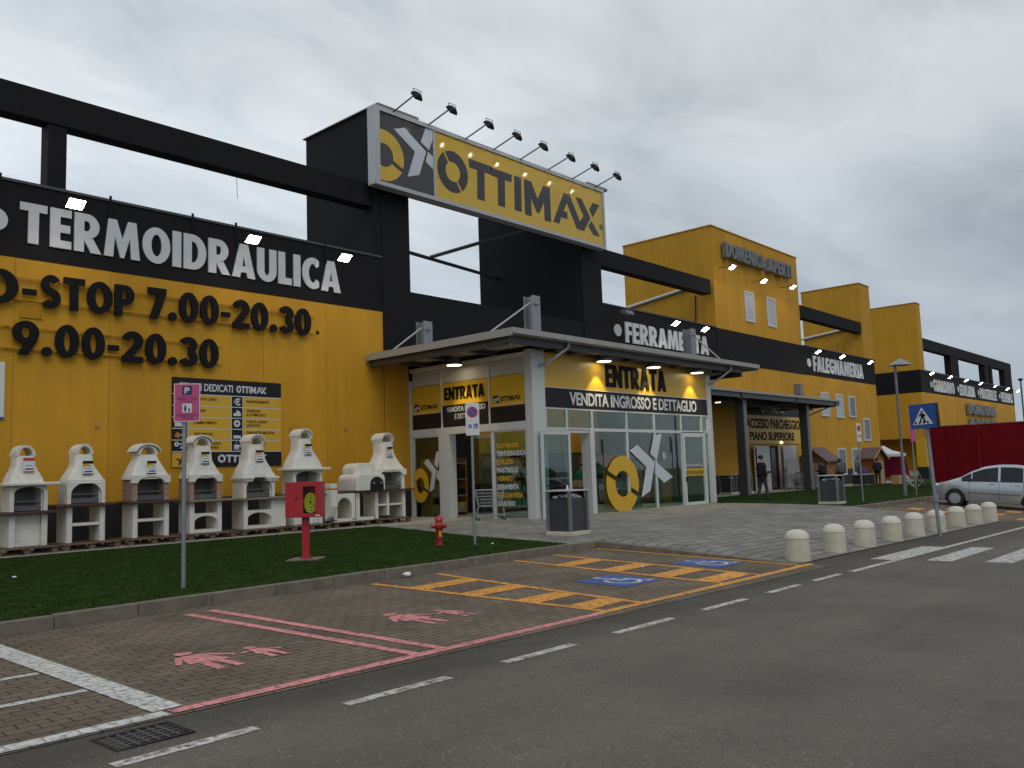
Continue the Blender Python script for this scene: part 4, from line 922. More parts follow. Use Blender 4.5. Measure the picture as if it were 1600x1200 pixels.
for xx in lin(98, 124, 6): fr_.box(xx-.15, xx+.15, 32.85, 33, 8.6, 12.5)
fr_.box(98, 124, 32.85, 33, 12.3, 12.6).box(98, 124, 32.85, 33, 10.2, 10.45); fr_.build('frame', steel_grey, rs)
rl_ = thing('roof_lamp', 'white globe lamp post on the roof behind the farthest black frame', 'street lamp', (95, 28.5, 9.5))
MB().tube((95, 28.5, 8.6), (95, 28.5, 11.6), .05).build('pole', steel_grey, rl_)
MB().lathe([(.05, 0), (.4, .1), (.35, .2), (.1, .35)], 95, 28.5, 10.6).build('shade', sign_white, rl_)

# ------------------------------------------------------------------ glazed entrance pavilion
PX0, PX1, PYF = 21.0, 32.6, 18.0
pav = thing('entrance_pavilion', 'white framed glass entrance pavilion with yellow and black signs under the grey canopy', 'entrance', (26.8, 21, 0))
def frame_y(x0, x1, z0, z1, w_, y0=PYF-.03, y1=PYF+.07):       # hollow rectangle facing the road
    return MB().box(x0, x1, y0, y1, z0, z0+w_).box(x0, x1, y0, y1, z1-w_, z1).box(x0, x0+w_, y0, y1, z0+w_, z1-w_).box(x1-w_, x1, y0, y1, z0+w_, z1-w_)
def frame_x(y0, y1, z0, z1, w_, x0=PX0-.03, x1=PX0+.07):
    return MB().box(x0, x1, y0, y1, z0, z0+w_).box(x0, x1, y0, y1, z1-w_, z1).box(x0, x1, y0, y0+w_, z0+w_, z1-w_).box(x0, x1, y1-w_, y1, z0+w_, z1-w_)
MB().box(20.95, 21.6, 17.93, 18.25, -.05, 5.5).build('corner_post', white_frame, pav, bevel=.01)
MB().box(32.3, 32.62, 17.93, 18.25, -.15, 5.35).build('corner_post', white_frame, pav, bevel=.01)
MB().box(20.95, 21.12, 23.85, 23.96, -.05, 5.0).build('wall_post', white_frame, pav)
MB().box(21.6, 32.3, PYF, PYF+.1, 4.3, 5.45).build('sign_panel', yellow_film, pav)
MB().box(21.6, 32.3, PYF-.015, PYF+.1, 3.62, 4.275).build('sign_panel', black_film, pav)
MB().box(21.6, 32.3, PYF-.03, PYF+.1, 4.275, 4.3).build('sign_strip', white_frame, pav)
WF = onwall(PYF)
heavy('lettering', 'ENTRATA', 25.1, 29.15, 4.47, 5.29, off(WF, .002), .03, black_letter, pav, .06)
text('lettering', 'VENDITA INGROSSO E DETTAGLIO', 22.95, 31.42, 3.72, 4.18, off(WF, .017), .01, white_letter, pav, .026, .98)
# upper glazing band and lower glazing: each pane with its own frame
ucols = [21.62, 22.75, 24.17, 26.29, 28.15, 30.12, 31.75, 32.28]
for a, bb_ in zip(ucols[:-1], ucols[1:]):
    f_ = frame_y(a, bb_, 2.9, 3.61, .05).build('window', white_frame, pav); MB().box(a+.05, bb_-.05, PYF+.01, PYF+.025, 2.95, 3.56).build('pane', glass, f_)
for a, bb_ in ((24.2, 26.29), (26.29, 28.15), (28.15, 30.12)):
    f_ = frame_y(a, bb_, -.08, 2.898, .055).build('window', white_frame, pav); MB().box(a+.055, bb_-.055, PYF+.01, PYF+.025, -.02, 2.84).build('pane', glass, f_)
f_ = frame_y(31.95, 32.28, -.1, 2.898, .05).build('window', white_frame, pav); MB().box(32.0, 32.23, PYF+.01, PYF+.025, -.05, 2.84).build('pane', glass, f_)
f_ = frame_y(21.62, 22.75, -.06, 2.898, .06).build('window', white_frame, pav); MB().box(21.68, 22.69, PYF+.01, PYF+.025, 0, 2.83).build('pane', glass, f_)
MB().box(23.98, 24.198, PYF-.05, PYF+.35, -.06, 2.898).box(22.75, 23.98, PYF, PYF+.08, 2.78, 2.898).build('door_frame', white_frame, pav)
# open swing door, folded back towards the corner
def leaf(x0, y0, x1, y1, z0, z1, name):
    a, b_ = Vector((x0, y0, 0)), Vector((x1, y1, 0)); d = (b_-a); ln = d.length; d.normalize(); n_ = Vector((d.y, -d.x, 0))
    mtx = Matrix(((d.x, -n_.x, 0, a.x), (d.y, -n_.y, 0, a.y), (0, 0, 1, 0), (0, 0, 0, 1)))
    fr2 = MB().box(0, ln, 0, .06, z0, z0+.14).box(0, ln, 0, .06, z1-.12, z1).box(0, .12, 0, .06, z0+.14, z1-.12).box(ln-.12, ln, 0, .06, z0+.14, z1-.12).xf(mtx).build(name, white_frame, pav)
    MB().box(.12, ln-.12, .02, .035, z0+.14, z1-.12).xf(mtx).build('pane', glass_door, fr2)
    return fr2, mtx, ln
fr2, mtx, ln = leaf(22.72, PYF-.10, 21.12, PYF-.17, -.02, 2.82, 'swing_door')
MB().box(.1, ln-.1, -.11, -.075, 1.0, 1.06).box(.1, .16, -.08, 0, .98, 1.08).box(ln-.16, ln-.1, -.08, 0, .98, 1.08).xf(mtx).build('panic_bar', red_paint, fr2)
MB().box(ln-.09, ln-.03, -.03, 0, .1, 2.7).xf(mtx).build('lock_rod', lamp_body, fr2)
# closed door on the right
dr = frame_y(30.14, 31.93, -.09, 2.86, .16, PYF-.05, PYF+.05).build('glass_door', white_frame, pav)
MB().box(30.30, 31.77, PYF, PYF+.015, .07, 2.70).build('pane', glass, dr)
MB().box(30.24, 30.32, PYF-.12, PYF-.05, .92, 1.1).build('handle', lamp_body, dr)
MB().box(30.32, 31.75, PYF-.006, PYF-.001, 1.12, 1.42).build('warning_strip', yellow_film, dr)
hz = MB()
for i in range(9): x = 30.36+i*.155; hz.prY([(x, 1.17), (x+.07, 1.17), (x+.11, 1.33), (x+.04, 1.33)], PYF-.011, PYF-.007)
hz.build('warning_stripes', black_letter, dr)
text('door_lettering', 'USCITA AUTOMATICA', 30.4, 31.65, 1.5, 1.6, off(WF, .001), .004, white_letter, dr, .01)
# the large emblem stuck on the glazing
WE = onwall(PYF-.034)
ezb = [(1, -.02, True)]
emblem_mb(MB(), E_RING, 25.85, .96, 1.02, WE, .0, .006, ezb).build('emblem_ring', yellow_film, pav)
emblem_mb(MB(), E_X, 25.85, 1.0, 1.0, WE, .0, .006).build('emblem_cross', light_grey, pav)
rg = MB()
for i in range(16):
    a0, a1 = 2*math.pi*i/16, 2*math.pi*(i+1)/16
    rg.prY([(28.72+r*math.cos(a), 1.95+r*math.sin(a)) for r, a in ((.10, a0), (.13, a0), (.13, a1), (.10, a1))], PYF-.04, PYF-.034)
text_mb(rg, 'R', 28.67, 28.77, 1.88, 2.02, WE, .006, .01)
rg.build('trademark', white_letter, pav)
# left side: three bays
for k, (ya, yb) in enumerate(((23.85, 22.25), (22.25, 19.9), (19.9, 18.25))):
    yb_, ya_ = yb, ya
    nm = 'sign_panel'
    zy = (3.72, 3.95, 3.72)[k]
    MB().box(PX0, PX0+.08, yb+.03, ya-.03, zy, 4.74).build(nm, yellow_film, pav)
    MB().box(PX0-.004, PX0+.08, yb+.03, ya-.03, 3.17, zy-.002).build(nm, black_film, pav)
    MB().box(PX0+.01, PX0+.09, yb+.03, ya-.03, 4.76, 5.45).build('fascia_panel', soffit_m, pav)
    MB().box(PX0-.03, PX0+.09, yb-.03, yb+.03, 3.1, 5.45).build('mullion', white_frame, pav)
WL = onside(PX0)
heavy('lettering', 'ENTRATA', 22.1, 20.12, 4.14, 4.58, off(WL, .002), .02, black_letter, pav, .06)
text('lettering', 'VENDITA INGROSSO', 22.0, 20.1, 3.70, 3.88, off(WL, .005), .008, white_letter, pav, .01)
text('lettering', 'E DETTAGLIO', 21.6, 20.5, 3.44, 3.62, off(WL, .005), .008, white_letter, pav, .01)
for ya, yb in ((23.75, 22.35), (19.75, 18.35)):
    wl = ya-yb
    MB().box(PX0-.006, PX0, ya-.30, ya-.02, 3.84, 4.10).build('logo_square', black_film, pav)
    lm = MB(); fnl = off(WL, .007)
    for poly in E_RING+E_X:
        q = [(ya-.03-(.075+.07*p[0]), 3.93+.07*p[1]) for p in poly]; lm.extr(q, 1, lambda p, t: fnl(p[0], p[1], .004*t))
    lm.build('logo_emblem', light_grey, pav)
    logo_mb(MB(), ya-.36, yb+.12, 3.88, 4.06, WL, .001, .006).build('logo_lettering', black_letter, pav)
    MB().box(PX0-.006, PX0-.0, yb+.05, ya-.05, 3.765, 3.785).build('logo_line', white_letter, pav)
MB().box(PX0-.05, PX0+.1, 18.25, 23.85, 2.92, 3.168).build('transom', white_frame, pav)
for ya, yb in ((23.83, 22.4), (19.78, 18.27)):
    f_ = frame_x(yb, ya, -.04, 2.918, .05).build('window', white_frame, pav); MB().box(PX0+.01, PX0+.025, yb+.05, ya-.05, .02, 2.86).build('pane', glass, f_)
MB().box(PX0-.06, PX0+.3, 21.9, 22.4, -.04, 2.918).build('door_frame', white_frame, pav)
MB().box(PX0-.03, PX0+.1, 19.78, 19.86, -.04, 2.918).build('door_frame', white_frame, pav)
sd = MB().box(PX0+.12, PX0+.17, 19.95, 20.01, 0, 2.8).box(PX0+.12, PX0+.17, 20.9, 20.96, 0, 2.8).box(PX0+.12, PX0+.17, 20.01, 20.9, 0, .08).box(PX0+.12, PX0+.17, 20.01, 20.9, 2.72, 2.8).build('sliding_door', alu, pav)
MB().box(PX0+.14, PX0+.15, 20.01, 20.9, .08, 2.72).build('pane', glass, sd)
MB().box(PX0-.09, PX0-.031, 20.7, 21.1, 2.72, 2.9).build('door_sensor', lamp_body, pav)
WG = off(WL, -.0095)
fn_e = lambda u, v, d: (PX0-.034-d, u, v)
ez = MB(); ex = MB()
for poly in E_RING: ez.extr([(23.45-.45*p[0], 1.15+.62*p[1]) for p in poly], 1, lambda p, t: fn_e(p[0], p[1], .006*t))
for poly in E_X: ex.extr([(23.45-.40*p[0], 1.25+.62*p[1]) for p in poly], 1, lambda p, t: fn_e(p[0], p[1], .006*t))
ez.build('emblem_ring', yellow_film, pav); ex.build('emblem_cross', light_grey, pav)
words = ['ELETTRICITÀ', 'TERMOIDRAULICA', 'EDILIZIA', 'PIASTRELLE', 'VERNICI', 'FERRAMENTA', 'FALEGNAMERIA', 'GIARDINO']
for i, wd in enumerate(words):
    zt = 2.5-i*.275
    text('department_word', wd, 19.62, 19.62-.088*len(wd)-.06, zt-.17, zt, fn_e, .006, yellow_film if i % 2 == 0 else white_letter, pav, .025)
# inside of the pavilion
MB().box(21.1, 32.5, 18.1, 23.98, -.1, .0).build('floor', grey_floor, pav)
MB().box(21.0, 32.6, 18.25, 23.98, 5.3, 5.44).build('ceiling', inner_white, pav)
MB().box(24.5, 32.6, 23.86, 23.98, 2.3, 5.3).build('back_wall', inner_yellow, pav)
MB().box(24.5, 32.6, 23.9, 23.98, 0, 2.299).build('back_wall', inner_grey, pav)
MB().box(21.13, 24.5, 23.9, 23.98, 0, 5.3).build('back_wall', shade_black, pav)
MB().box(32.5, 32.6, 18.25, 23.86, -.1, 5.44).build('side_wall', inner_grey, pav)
MB().box(26.4, 30.2, 23.84, 23.899, 0, 2.25).build('shop_opening_shade', shade_black, pav)  # opening is a dark sheet with the shop's shade painted in
for xx in (23.2, 26.2, 29.2, 31.4): MB().box(xx-.12, xx+.12, 19.2, 23.0, 5.2, 5.29).build('added_ceiling_lamp', added_strip_light, pav)  # added lamps, out of sight behind the sign band, to light the interior
# things seen through the glass
def shelf(x, y, label, rz, mats):
    s = thing('display_rack', label, 'shelf', (x, y, 0), rotz=rz)
    MB().box(-.9, -.86, -.3, .3, 0, 2.1).box(.86, .9, -.3, .3, 0, 2.1).box(-.86, .86, .27, .3, 0, 2.1).build('frame', rack_orange, s, world=False)
    for zz_ in (.1, .7, 1.3, 1.9):
        MB().box(-.86, .86, -.3, .27, zz_, zz_+.04).build('shelf_board', galv, s, world=False)
    rr = random.Random(int(x*7))
    for zz_ in (.14, .74, 1.34):
        for i, xx in enumerate((-.6, 0, .6)):
            h = rr.uniform(.25, .45); MB().box(xx-.24, xx+.24, -.26, .2, zz_+.001, zz_+h).build('goods', mats[(i+int(zz_*9)) % len(mats)], s, world=False, bevel=.01)
shelf(25.3, 22.9, 'orange rack of green and brown goods inside the glass entrance, left of the doorway', 0, [green_box, cardboard, green_box])
shelf(30.6, 22.6, 'orange rack of yellow and green goods inside the glass entrance on the right', 0, [yellow_film, green_box, cardboard])
shelf(28.2, 19.6, 'low rack of green boxes just behind the big emblem on the glass', 0, [green_box, cloth_green, green_box])
shelf(31.6, 20.6, 'narrow rack of boxed goods inside the glass entrance by the closed door', R(-90), [green_box, cardboard, card_red, green_box])
shelf(22.0, 23.3, 'rack of dark goods inside by the sliding door', 0, [cardboard, rack_orange, black_letter])

# ------------------------------------------------------------------ canopy over the pavilion
cv = thing('entrance_canopy', 'large flat grey metal canopy with masts and tie rods over the glass entrance', 'canopy', (27, 20, 5.5))
CX0, CX1, CY0 = 19.0, 35.2, 16.95
MB().box(CX0, CX1, CY0, Y0-.06, 5.68, 5.82).build('roof_plate', canopy_m, cv, bevel=.01)
gm = MB().box(CX0-.04, CX1+.04, CY0-.05, CY0-.001, 5.69, 5.86).box(CX0-.04, CX0-.001, CY0, Y0-.06, 5.62, 5.86).box(CX1+.001, CX1+.04, CY0, Y0-.06, 5.62, 5.86)
gm.build('fascia', canopy_m, cv)
eb = MB().box(CX0+.12, CX1-1.1, CY0+.3, CY0+.45, 5.46, 5.678).box(CX0+.12, CX0+.28, CY0+.45, Y0-.06, 5.40, 5.678).box(CX1-1.1, CX1-.95, CY0+.3, Y0-.06, 5.3, 5.678)
for xx in lin(21.3, 33, 7): eb.box(xx-.06, xx+.06, CY0+.45, 18.0, 5.46, 5.676)
for yy in (19.5, 21.3, 23): eb.box(CX0+.28, 21.0, yy-.06, yy+.06, 5.44, 5.676)
eb.build('beam', dark_steel, cv)
MB().box(CX0+.28, 20.94, CY0+.46, Y0-.08, 5.60, 5.64).build('soffit', soffit_m, cv)
MB().box(22.6, 34.0, 18.12, Y0-.08, 5.46, 5.62).build('soffit', soffit_m, cv)
def mast(x, y, z1):
    mm = hcol(MB(), x, y, 5.82, z1, .42).build('mast', galv, cv); 
    MB().tube((x-.05, y-.22, z1-.3), (x-.02, y-.36, z1-.32), .05).build('rod_anchor', galv, mm)
mast(20.55, 22.6, 7.0); mast(22.7, 19.3, 7.67); mast(33.45, 19.3, 7.6)
for a, bb_ in (((20.33, 22.5, 6.75), (19.08, 22.65, 5.84)), ((22.48, 19.2, 7.4), (19.15, 18.1, 5.84)), ((33.67, 19.2, 7.3), (35.0, 18.2, 5.84))): MB().tube(a, bb_, .03).build('tie_rod', alu, cv)
# bent struts from the corner posts up to the canopy edge
def strut(x):
    pts = [(x, 17.92, 4.95), (x+.02, 17.7, 5.0), (x+.25, 17.45, 5.2), (x+.6, 17.2, 5.5), (x+.65, 17.18, 5.68)]
    MB().path(pts, .05, 8).build('strut', alu, cv)
strut(21.35); strut(32.45)
# canopy downlights with their own light
cl = None
def downlight(x, y, z, label, spot=True, e=150):
    global cl
    if cl is None:
        cl = thing('canopy_downlight', label, 'lamp', (x, y, z), 'round downlights under the entrance canopy')
        MB().lathe([(.10, .22), (.30, .02), (.32, -.02), (.28, -.03)], x, y, z, 24).tube((x, y, z+.2), (x, y, z+.27), .05).build('shade', steel_grey, cl)
        MB().lathe([(.25, -.036), (.25, -.031)], x, y, z, 24).build('lamp_glass', lamp_warm, cl)
        o = cl
        if spot:
            ld = bpy.data.lights.new('downlight_spot', 'SPOT'); ld.energy = e; ld.spot_size = R(80); ld.spot_blend = .3; ld.color = (1, .84, .5); ld.shadow_soft_size = .06
            lo = bpy.data.objects.new('downlight_spot', ld); C.objects.link(lo); lo.parent = o; lo.location = (0, 0, -.06)
    else: o = dup(cl, (x, y, z), label)
    return o
downlight(24.55, 17.62, 5.33, 'left round downlight under the canopy in front of the yellow entrance panel')
downlight(27.75, 17.62, 5.33, 'middle round downlight under the canopy in front of the yellow entrance panel')
downlight(31.0, 17.62, 5.33, 'right round downlight under the canopy in front of the yellow entrance panel')
downlight(20.4, 20.95, 5.27, 'round downlight under the canopy over the side doorway by the barbecues', e=90)

# ------------------------------------------------------------------ masonry barbecues
def arch(x0, x1, zb, zs, zt, n=12):
    """points of an arch opening from left foot over the crown to the right foot"""
    cx, a, h = (x0+x1)/2, (x1-x0)/2, zt-zs
    return [(x0, zb)]+[(cx-a*math.cos(math.pi*i/n), zs+h*math.sin(math.pi*i/n)) for i in range(n+1)]+[(x1, zb)]
def bbq(label, x0, x1, chim, hood, zt, zf0, zf1, kind, cap_w, top_mat, shelf='flat', brick=False, table=None, red_card=False, yf=22.0):
    """x0..x1 body, chim = chimney (x0, x1), hood = [(z, x0, x1)], zt = total height, zf0..zf1 firebox"""
    xc = (x0+x1)/2; yb = yf+.66; zb = .165
    b = thing('barbecue', label, 'barbecue', (xc, yf+.4, zb))
    th = .13
    base = MB().box(x0, x0+th, yf+.02, yb, zb, zf0-.06).box(x1-th, x1, yf+.02, yb, zb, zf0-.06)
    if shelf == 'panel': base.box(x0+th, x1-th, yf+.12, yb, zb, zf0-.06)
    elif shelf == 'flat': base.box(x0+th, x1-th, yf+.05, yb, zb+.40, zb+.47)
    elif shelf == 'arch':
        A = arch(x0+th, x1-th, zb+.08, zb+.28, zb+.45)
        base.box(x0+th, x1-th, yf+.02, yb, zb, zb+.08).prY([(x0+th, zb+.52)]+A[1:-1]+[(x1-th, zb+.52)], yf+.03, yf+.13).box(x0+th, x1-th, yf+.13, yb, zb+.47, zb+.52)
    base.build('base', concrete_white, b, bevel=.012)
    tx0, tx1 = table if table else (x0-.02, x1+.28)
    MB().box(tx0, tx1, yf-.14, yb, zf0-.06, zf0).build('worktop', top_mat, b, bevel=.012)
    # firebox
    fm = clinker if brick else concrete_white
    if kind == 'box':
        [MB().box(q, q+th, yf+.04, yb, zf0+.002, zf1).build('firebox_wall', fm, b, bevel=.01) for q in (x0, x1-th)]
    else:
        A = arch(x0+.10, x1-.09, zf0+.002, zf1-.17 if kind == 'slab' else zf0+.24, zf1-.03)
        pts = [(x0, zf0+.002)]+A+[(x1, zf0+.002), (x1, zf1-.1)]
        top = [(hx1, hz) for hz, hx0, hx1 in hood if hz > zf1-.1 and hz <= zf1+.12]
        pts += top+[(hx0, hz) for hz, hx0, hx1 in reversed(hood) if hz > zf1-.1 and hz <= zf1+.12]+[(x0, zf1-.1)]
        MB().prY(pts, yf+.03, yf+.12).box(x0+.004, x0+th-.01, yf+.12, yb-.004, zf0+.002, zf1-.006).box(x1-th+.01, x1-.004, yf+.12, yb-.004, zf0+.002, zf1-.006).build('firebox_wall', fm, b, bevel=.01)
    MB().box(x0+th, x1-th, yb-.08, yb-.01, zf0+.002, zf1+.05).box(x0+th, x1-th, yf+.2, yb-.09, zf0+.002, zf0+.02).build('fireback', fire_black, b)
    gr = MB().box(x0+th+.01, x1-th-.01, yf+.1, yf+.13, zf0+.02, zf0+.14)
    for q in lin(x0+th+.03, x1-th-.03, 14): gr.tube((q, yf+.12, zf0+.24), (q, yb-.12, zf0+.24), .006, n=4)
    gr.box(x0+th+.01, x1-th-.01, yf+.1, yf+.12, zf0+.22, zf0+.25)
    gr.build('grill', ember_grey, b)
    if kind == 'capital':
        cpm = MB()
        for q0, q1 in ((x0-.05, x0+th+.18), (x1-th-.18, x1+.1)): cpm.box(q0, q1, yf-.06, yb, zf0+.52, zf0+.60).box(q0+.03, q1-.03, yf-.03, yb, zf0+.46, zf0+.519)
        cpm.build('capital', concrete_white, b, bevel=.015)
    # hood: rounded sections that draw back towards the flat back
    secs = []
    z0h, z1h = hood[0][0], hood[-1][0]
    for hz, hx0, hx1 in hood:
        k = (hz-z0h)/(z1h-z0h); secs.append(rsec(hx0, hx1, yf+.02+.16*k**.9, yb, hz, .07+.02*k))
    h = MB().loft(secs)
    if kind == 'box' and zf1 < z0h+.001:
        A = arch(hood[0][1]+.17, hood[0][2]-.17, zf1-.10, zf1-.10, zf1+.06)
        h.prY([(hood[0][1]+.01, zf1-.10)]+A+[(hood[0][2]-.01, zf1-.10), (hood[0][2]-.01, zf1+.10), (hood[0][1]+.01, zf1+.10)], yf-.005, yf+.10)
    h.build('hood', concrete_white, b, ang=50)
    if kind == 'slab': MB().box(x0-.17, x1+.22, yf-.12, yb, zf1+.001, zf1+.075).build('mantel_slab', concrete_white, b, bevel=.02)
    # arched chimney cap with its opening
    cx0, cx1 = chim; zc = z1h; ov = cap_w; w_ = (cx1-cx0)/2; cxm = (cx0+cx1)/2; hc = zt-zc
    inner = [(cxm-(w_-.07)*math.cos(math.pi*i/10), zc+.03+(hc-.09)*math.sin(math.pi*i/10)) for i in range(11)]
    outer = [(cxm-(w_+.0)*math.cos(math.pi*i/10), zc+.02+(hc-.02)*math.sin(math.pi*i/10)) for i in range(11)]
    cm = MB().box(cx0, cx0+.07, yf+.185, yb, zc+.0005, zc+.03).box(cx1-.07, cx1, yf+.185, yb, zc+.0005, zc+.03)
    outer[0], outer[-1] = (cx0, zc+.03), (cx1, zc+.03)
    for i in range(10): cm.prY([inner[i], inner[i+1], outer[i+1], outer[i]], yf+.185, yb)
    if ov: 
        o2 = [(cxm+(w_+ov)*math.cos(R(15)+math.pi*150/180*i/10), zc+.01+(hc+.035)*math.sin(R(15)+math.pi*150/180*i/10)) for i in range(11)]
        o1 = [(cxm+(w_+ov-.015)*math.cos(R(15)+math.pi*150/180*i/10), zc+.01+(hc-.01)*math.sin(R(15)+math.pi*150/180*i/10)) for i in range(10, -1, -1)]
        cm.prY(o2+o1, yf+.13, yb+.03)
    cm.build('chimney_cap', concrete_white, b)
    # price card taped on the hood
    cz = zt-(.48 if red_card else .60)
    def front(z): return yf+.02+.16*max(min((z-z0h)/(z1h-z0h), 1), 0)**.9
    yy = min(front(cz-.2), front(cz))-.02
    ccx = (chim[0]+chim[1])/2+.02
    pc = MB().box(ccx-.125, ccx+.125, yy-.012, yy-.004, cz-.17, cz+.17).build('price_card', card_white, b)
    MB().box(ccx-.125, ccx+.125, yy-.016, yy-.0121, cz+.10, cz+.17).build('card_header', card_red if red_card else black_film, pc)
    MB().box(ccx-.125, ccx+.125, yy-.016, yy-.0121, cz-.17, cz-.145).build('card_footer', card_red if red_card else black_film, pc)
    if not red_card: MB().prY([(ccx-.125, cz+.10), (ccx+.02, cz+.10), (ccx+.10, cz+.03), (ccx-.02, cz+.05), (ccx-.125, cz+.02)], yy-.016, yy-.0121).build('card_flash', yellow_film, pc)
    MB().box(ccx-.08, ccx+.10, yy-.016, yy-.0121, cz-.11, cz-.08).box(ccx-.08, ccx+.08, yy-.016, yy-.0121, cz-.02, cz-.01).build('card_print', navy, pc)
    return b
def flare(z0, c, w0, wc, zt, pts):
    h = [(z, c-w0*a-wc*(1-a), c+w0*a+wc*(1-a)) for z, a in [(z0, 1.0)]+pts]; return h+[(zt-.26, c-wc, c+wc)]
bbq('white barbecue with a brown shelf and flat slab, nearest the left edge', 7.0, 7.83, (7.17, 7.59), flare(1.66, 7.38, .37, .21, 2.55, [(1.74, .93), (1.86, .6), (1.97, .22), (2.08, .03)]), 2.55, .98, 1.585, 'slab', 0, worktop_red, 'panel', table=(6.6, 7.95), red_card=True)
bbq('white barbecue with smoothly curved shoulders and a dark red-brown shelf', 8.26, 9.17, (8.51, 8.93), flare(1.60, 8.715, .455, .21, 2.58, [(1.69, .93), (1.82, .62), (1.95, .26), (2.07, .05)]), 2.58, 1.10, 1.64, 'arch', 0, worktop_red, 'flat', table=(7.95, 9.4))
bbq('white barbecue with pink brick sides, a wide arched cap and a red-brown shelf', 9.86, 10.82, (10.06, 10.58), flare(1.66, 10.33, .52, .25, 2.56, [(1.74, .96), (2.0, .45), (2.18, .1)]), 2.56, 1.10, 1.66, 'box', .09, worktop_red, 'flat', brick=True, table=(9.7, 11.1))
bbq('white barbecue with pink brick sides and a tall arched chimney above an arched beige base', 11.40, 12.33, (11.59, 12.09), flare(1.64, 11.86, .49, .25, 2.79, [(1.72, .96), (1.95, .4), (2.12, .04)]), 2.79, 1.06, 1.64, 'box', .07, worktop_beige, 'arch', brick=True, table=(11.3, 12.85))
bb5 = bbq('white barbecue with moulded capitals on both sides of a round arch', 13.0, 14.02, (13.27, 13.77), flare(1.62, 13.51, .52, .25, 2.83, [(1.72, .95), (1.88, .68), (2.05, .26), (2.2, .04)]), 2.83, 1.04, 1.70, 'capital', .02, worktop_beige, 'arch', table=(12.75, 14.5))
MB().box(14.03, 14.40, 22.05, 22.65, .165, .978).build('side_cabinet', concrete_white, bb5, bevel=.012)
t6 = bbq('tall white barbecue with a broad slab under its hood, behind the red fire hose box', 14.65, 15.68, (14.95, 15.42), flare(1.86, 15.18, .53, .235, 3.01, [(1.96, .92), (2.12, .66), (2.3, .25), (2.44, .03)]), 3.01, 1.08, 1.785, 'slab', .02, worktop_beige, 'panel', table=(14.5, 15.95))
# rounded side tray of that barbecue
MB().prX([(22.0+.0, .2), (21.75, .35), (21.62, .65), (21.62, 1.15), (22.0, 1.15)], 15.72, 15.95).box(15.72, 15.95, 21.63, 22.2, 1.2, 1.35).build('side_tray', concrete_white, t6, bevel=.02)
t7 = bbq('white barbecue with a domed pizza oven on its left, beside the glass entrance', 17.72, 19.0, (18.12, 18.66), flare(1.66, 18.4, .66, .27, 2.92, [(1.74, .95), (1.95, .5), (2.15, .15), (2.3, .0)]), 2.92, 1.09, 1.66, 'box', .02, worktop_red, 'flat', table=(15.9, 19.3))
# its oven: arched body with a dark door and the unit below
ov = MB()
ov.prY([(16.75, 1.092)]+[(16.95-.2*math.cos(R(90*i/6)), 1.42+.2*math.sin(R(90*i/6))) for i in range(7)]+[(17.75+.15*math.sin(R(90*i/4)), 1.47+.15*math.cos(R(90*i/4)) ) for i in range(5)]+[(17.9, 1.092)], 21.72, 22.7)
ov.build('oven', concrete_white, t7, bevel=.03)
MB().prY([(16.95, 1.6)]+[(17.2-.25*math.cos(R(90*i/6)), 1.72+.25*math.sin(R(90*i/6))) for i in range(7)]+[(17.75, 1.97), (17.75, 1.6)], 22.1, 22.75).build('oven_dome', concrete_white, t7, bevel=.03)
dm = MB().prY([(17.28, 1.095)]+[(17.55-.27*math.cos(math.pi*i/10), 1.28+.24*math.sin(math.pi*i/10)) for i in range(11)]+[(17.82, 1.095)], 21.70, 21.719).build('oven_door', lamp_body, t7)
MB().prY([(17.4+.03*math.cos(a), 1.32+.03*math.sin(a)) for a in lin(0, 6.28, 10)[:-1]], 21.66, 21.699).prY([(17.7+.03*math.cos(a), 1.32+.03*math.sin(a)) for a in lin(0, 6.28, 10)[:-1]], 21.66, 21.699).build('door_knob', chrome, dm)
MB().box(16.85, 17.0, 21.9, 22.7, .165, 1.028).box(17.0, 17.55, 21.9, 22.7, .165, .25).build('log_store', concrete_white, t7)
A = arch(16.1, 16.65, .26, .6, .9)
MB().prY([(15.98, .2)]+[(16.1, .2)]+A+[(16.65, .2), (16.78, .2), (16.78, 1.028), (15.98, 1.028)], 21.85, 22.0).box(15.98, 16.78, 21.85, 22.7, .165, .255).box(15.98, 16.08, 22.0, 22.7, .26, 1.02).box(16.68, 16.78, 22.0, 22.7, .26, 1.02).build('wood_niche', concrete_white, t7, bevel=.01)
MB().box(18.2, 18.3, 22.02, 22.7, .25, 1.028).build('partition', concrete_white, t7)
# pallets under the barbecues
PLB = ('wooden pallet under the barbecue nearest the left edge', 'wooden pallet under the curved white barbecue', 'wooden pallet under the barbecue with pink bricks and a wide cap', 'wooden pallet under the brick barbecue with the tall chimney', 'wooden pallet under the barbecue with moulded capitals', 'wooden pallet under the barbecue behind the hose box', 'wooden pallet under the arched wood niche of the oven barbecue', 'wooden pallet next to the glass entrance under the oven barbecue')
pal = None
for i, xx in enumerate((7.3, 8.75, 10.3, 11.9, 13.45, 15.05, 16.6, 18.3)):
    if pal is None:
        pal = thing('pallet', PLB[0], 'pallet', (xx, 22.3, 0), 'pallets under the barbecues')
        db = MB()
        for yy in lin(21.72, 22.85, 7): db.box(xx-.68, xx+.68, yy-.055, yy+.055, .135, .16)
        db.build('deck_board', wood_pallet, pal)
        bk = MB()
        for bx in (-.6, 0, .6):
            bk.box(xx+bx-.05, xx+bx+.05, 21.70, 22.9, .11, .134)
            for yy in (21.75, 22.3, 22.82): bk.box(xx+bx-.07, xx+bx+.07, yy-.05, yy+.05, .03, .109)
            bk.box(xx+bx-.06, xx+bx+.06, 21.70, 22.9, .005, .029)
        bk.build('bearer', wood_pallet, pal)
    else: dup(pal, (xx, 22.3+random.uniform(-.05, .05), 0), PLB[i])

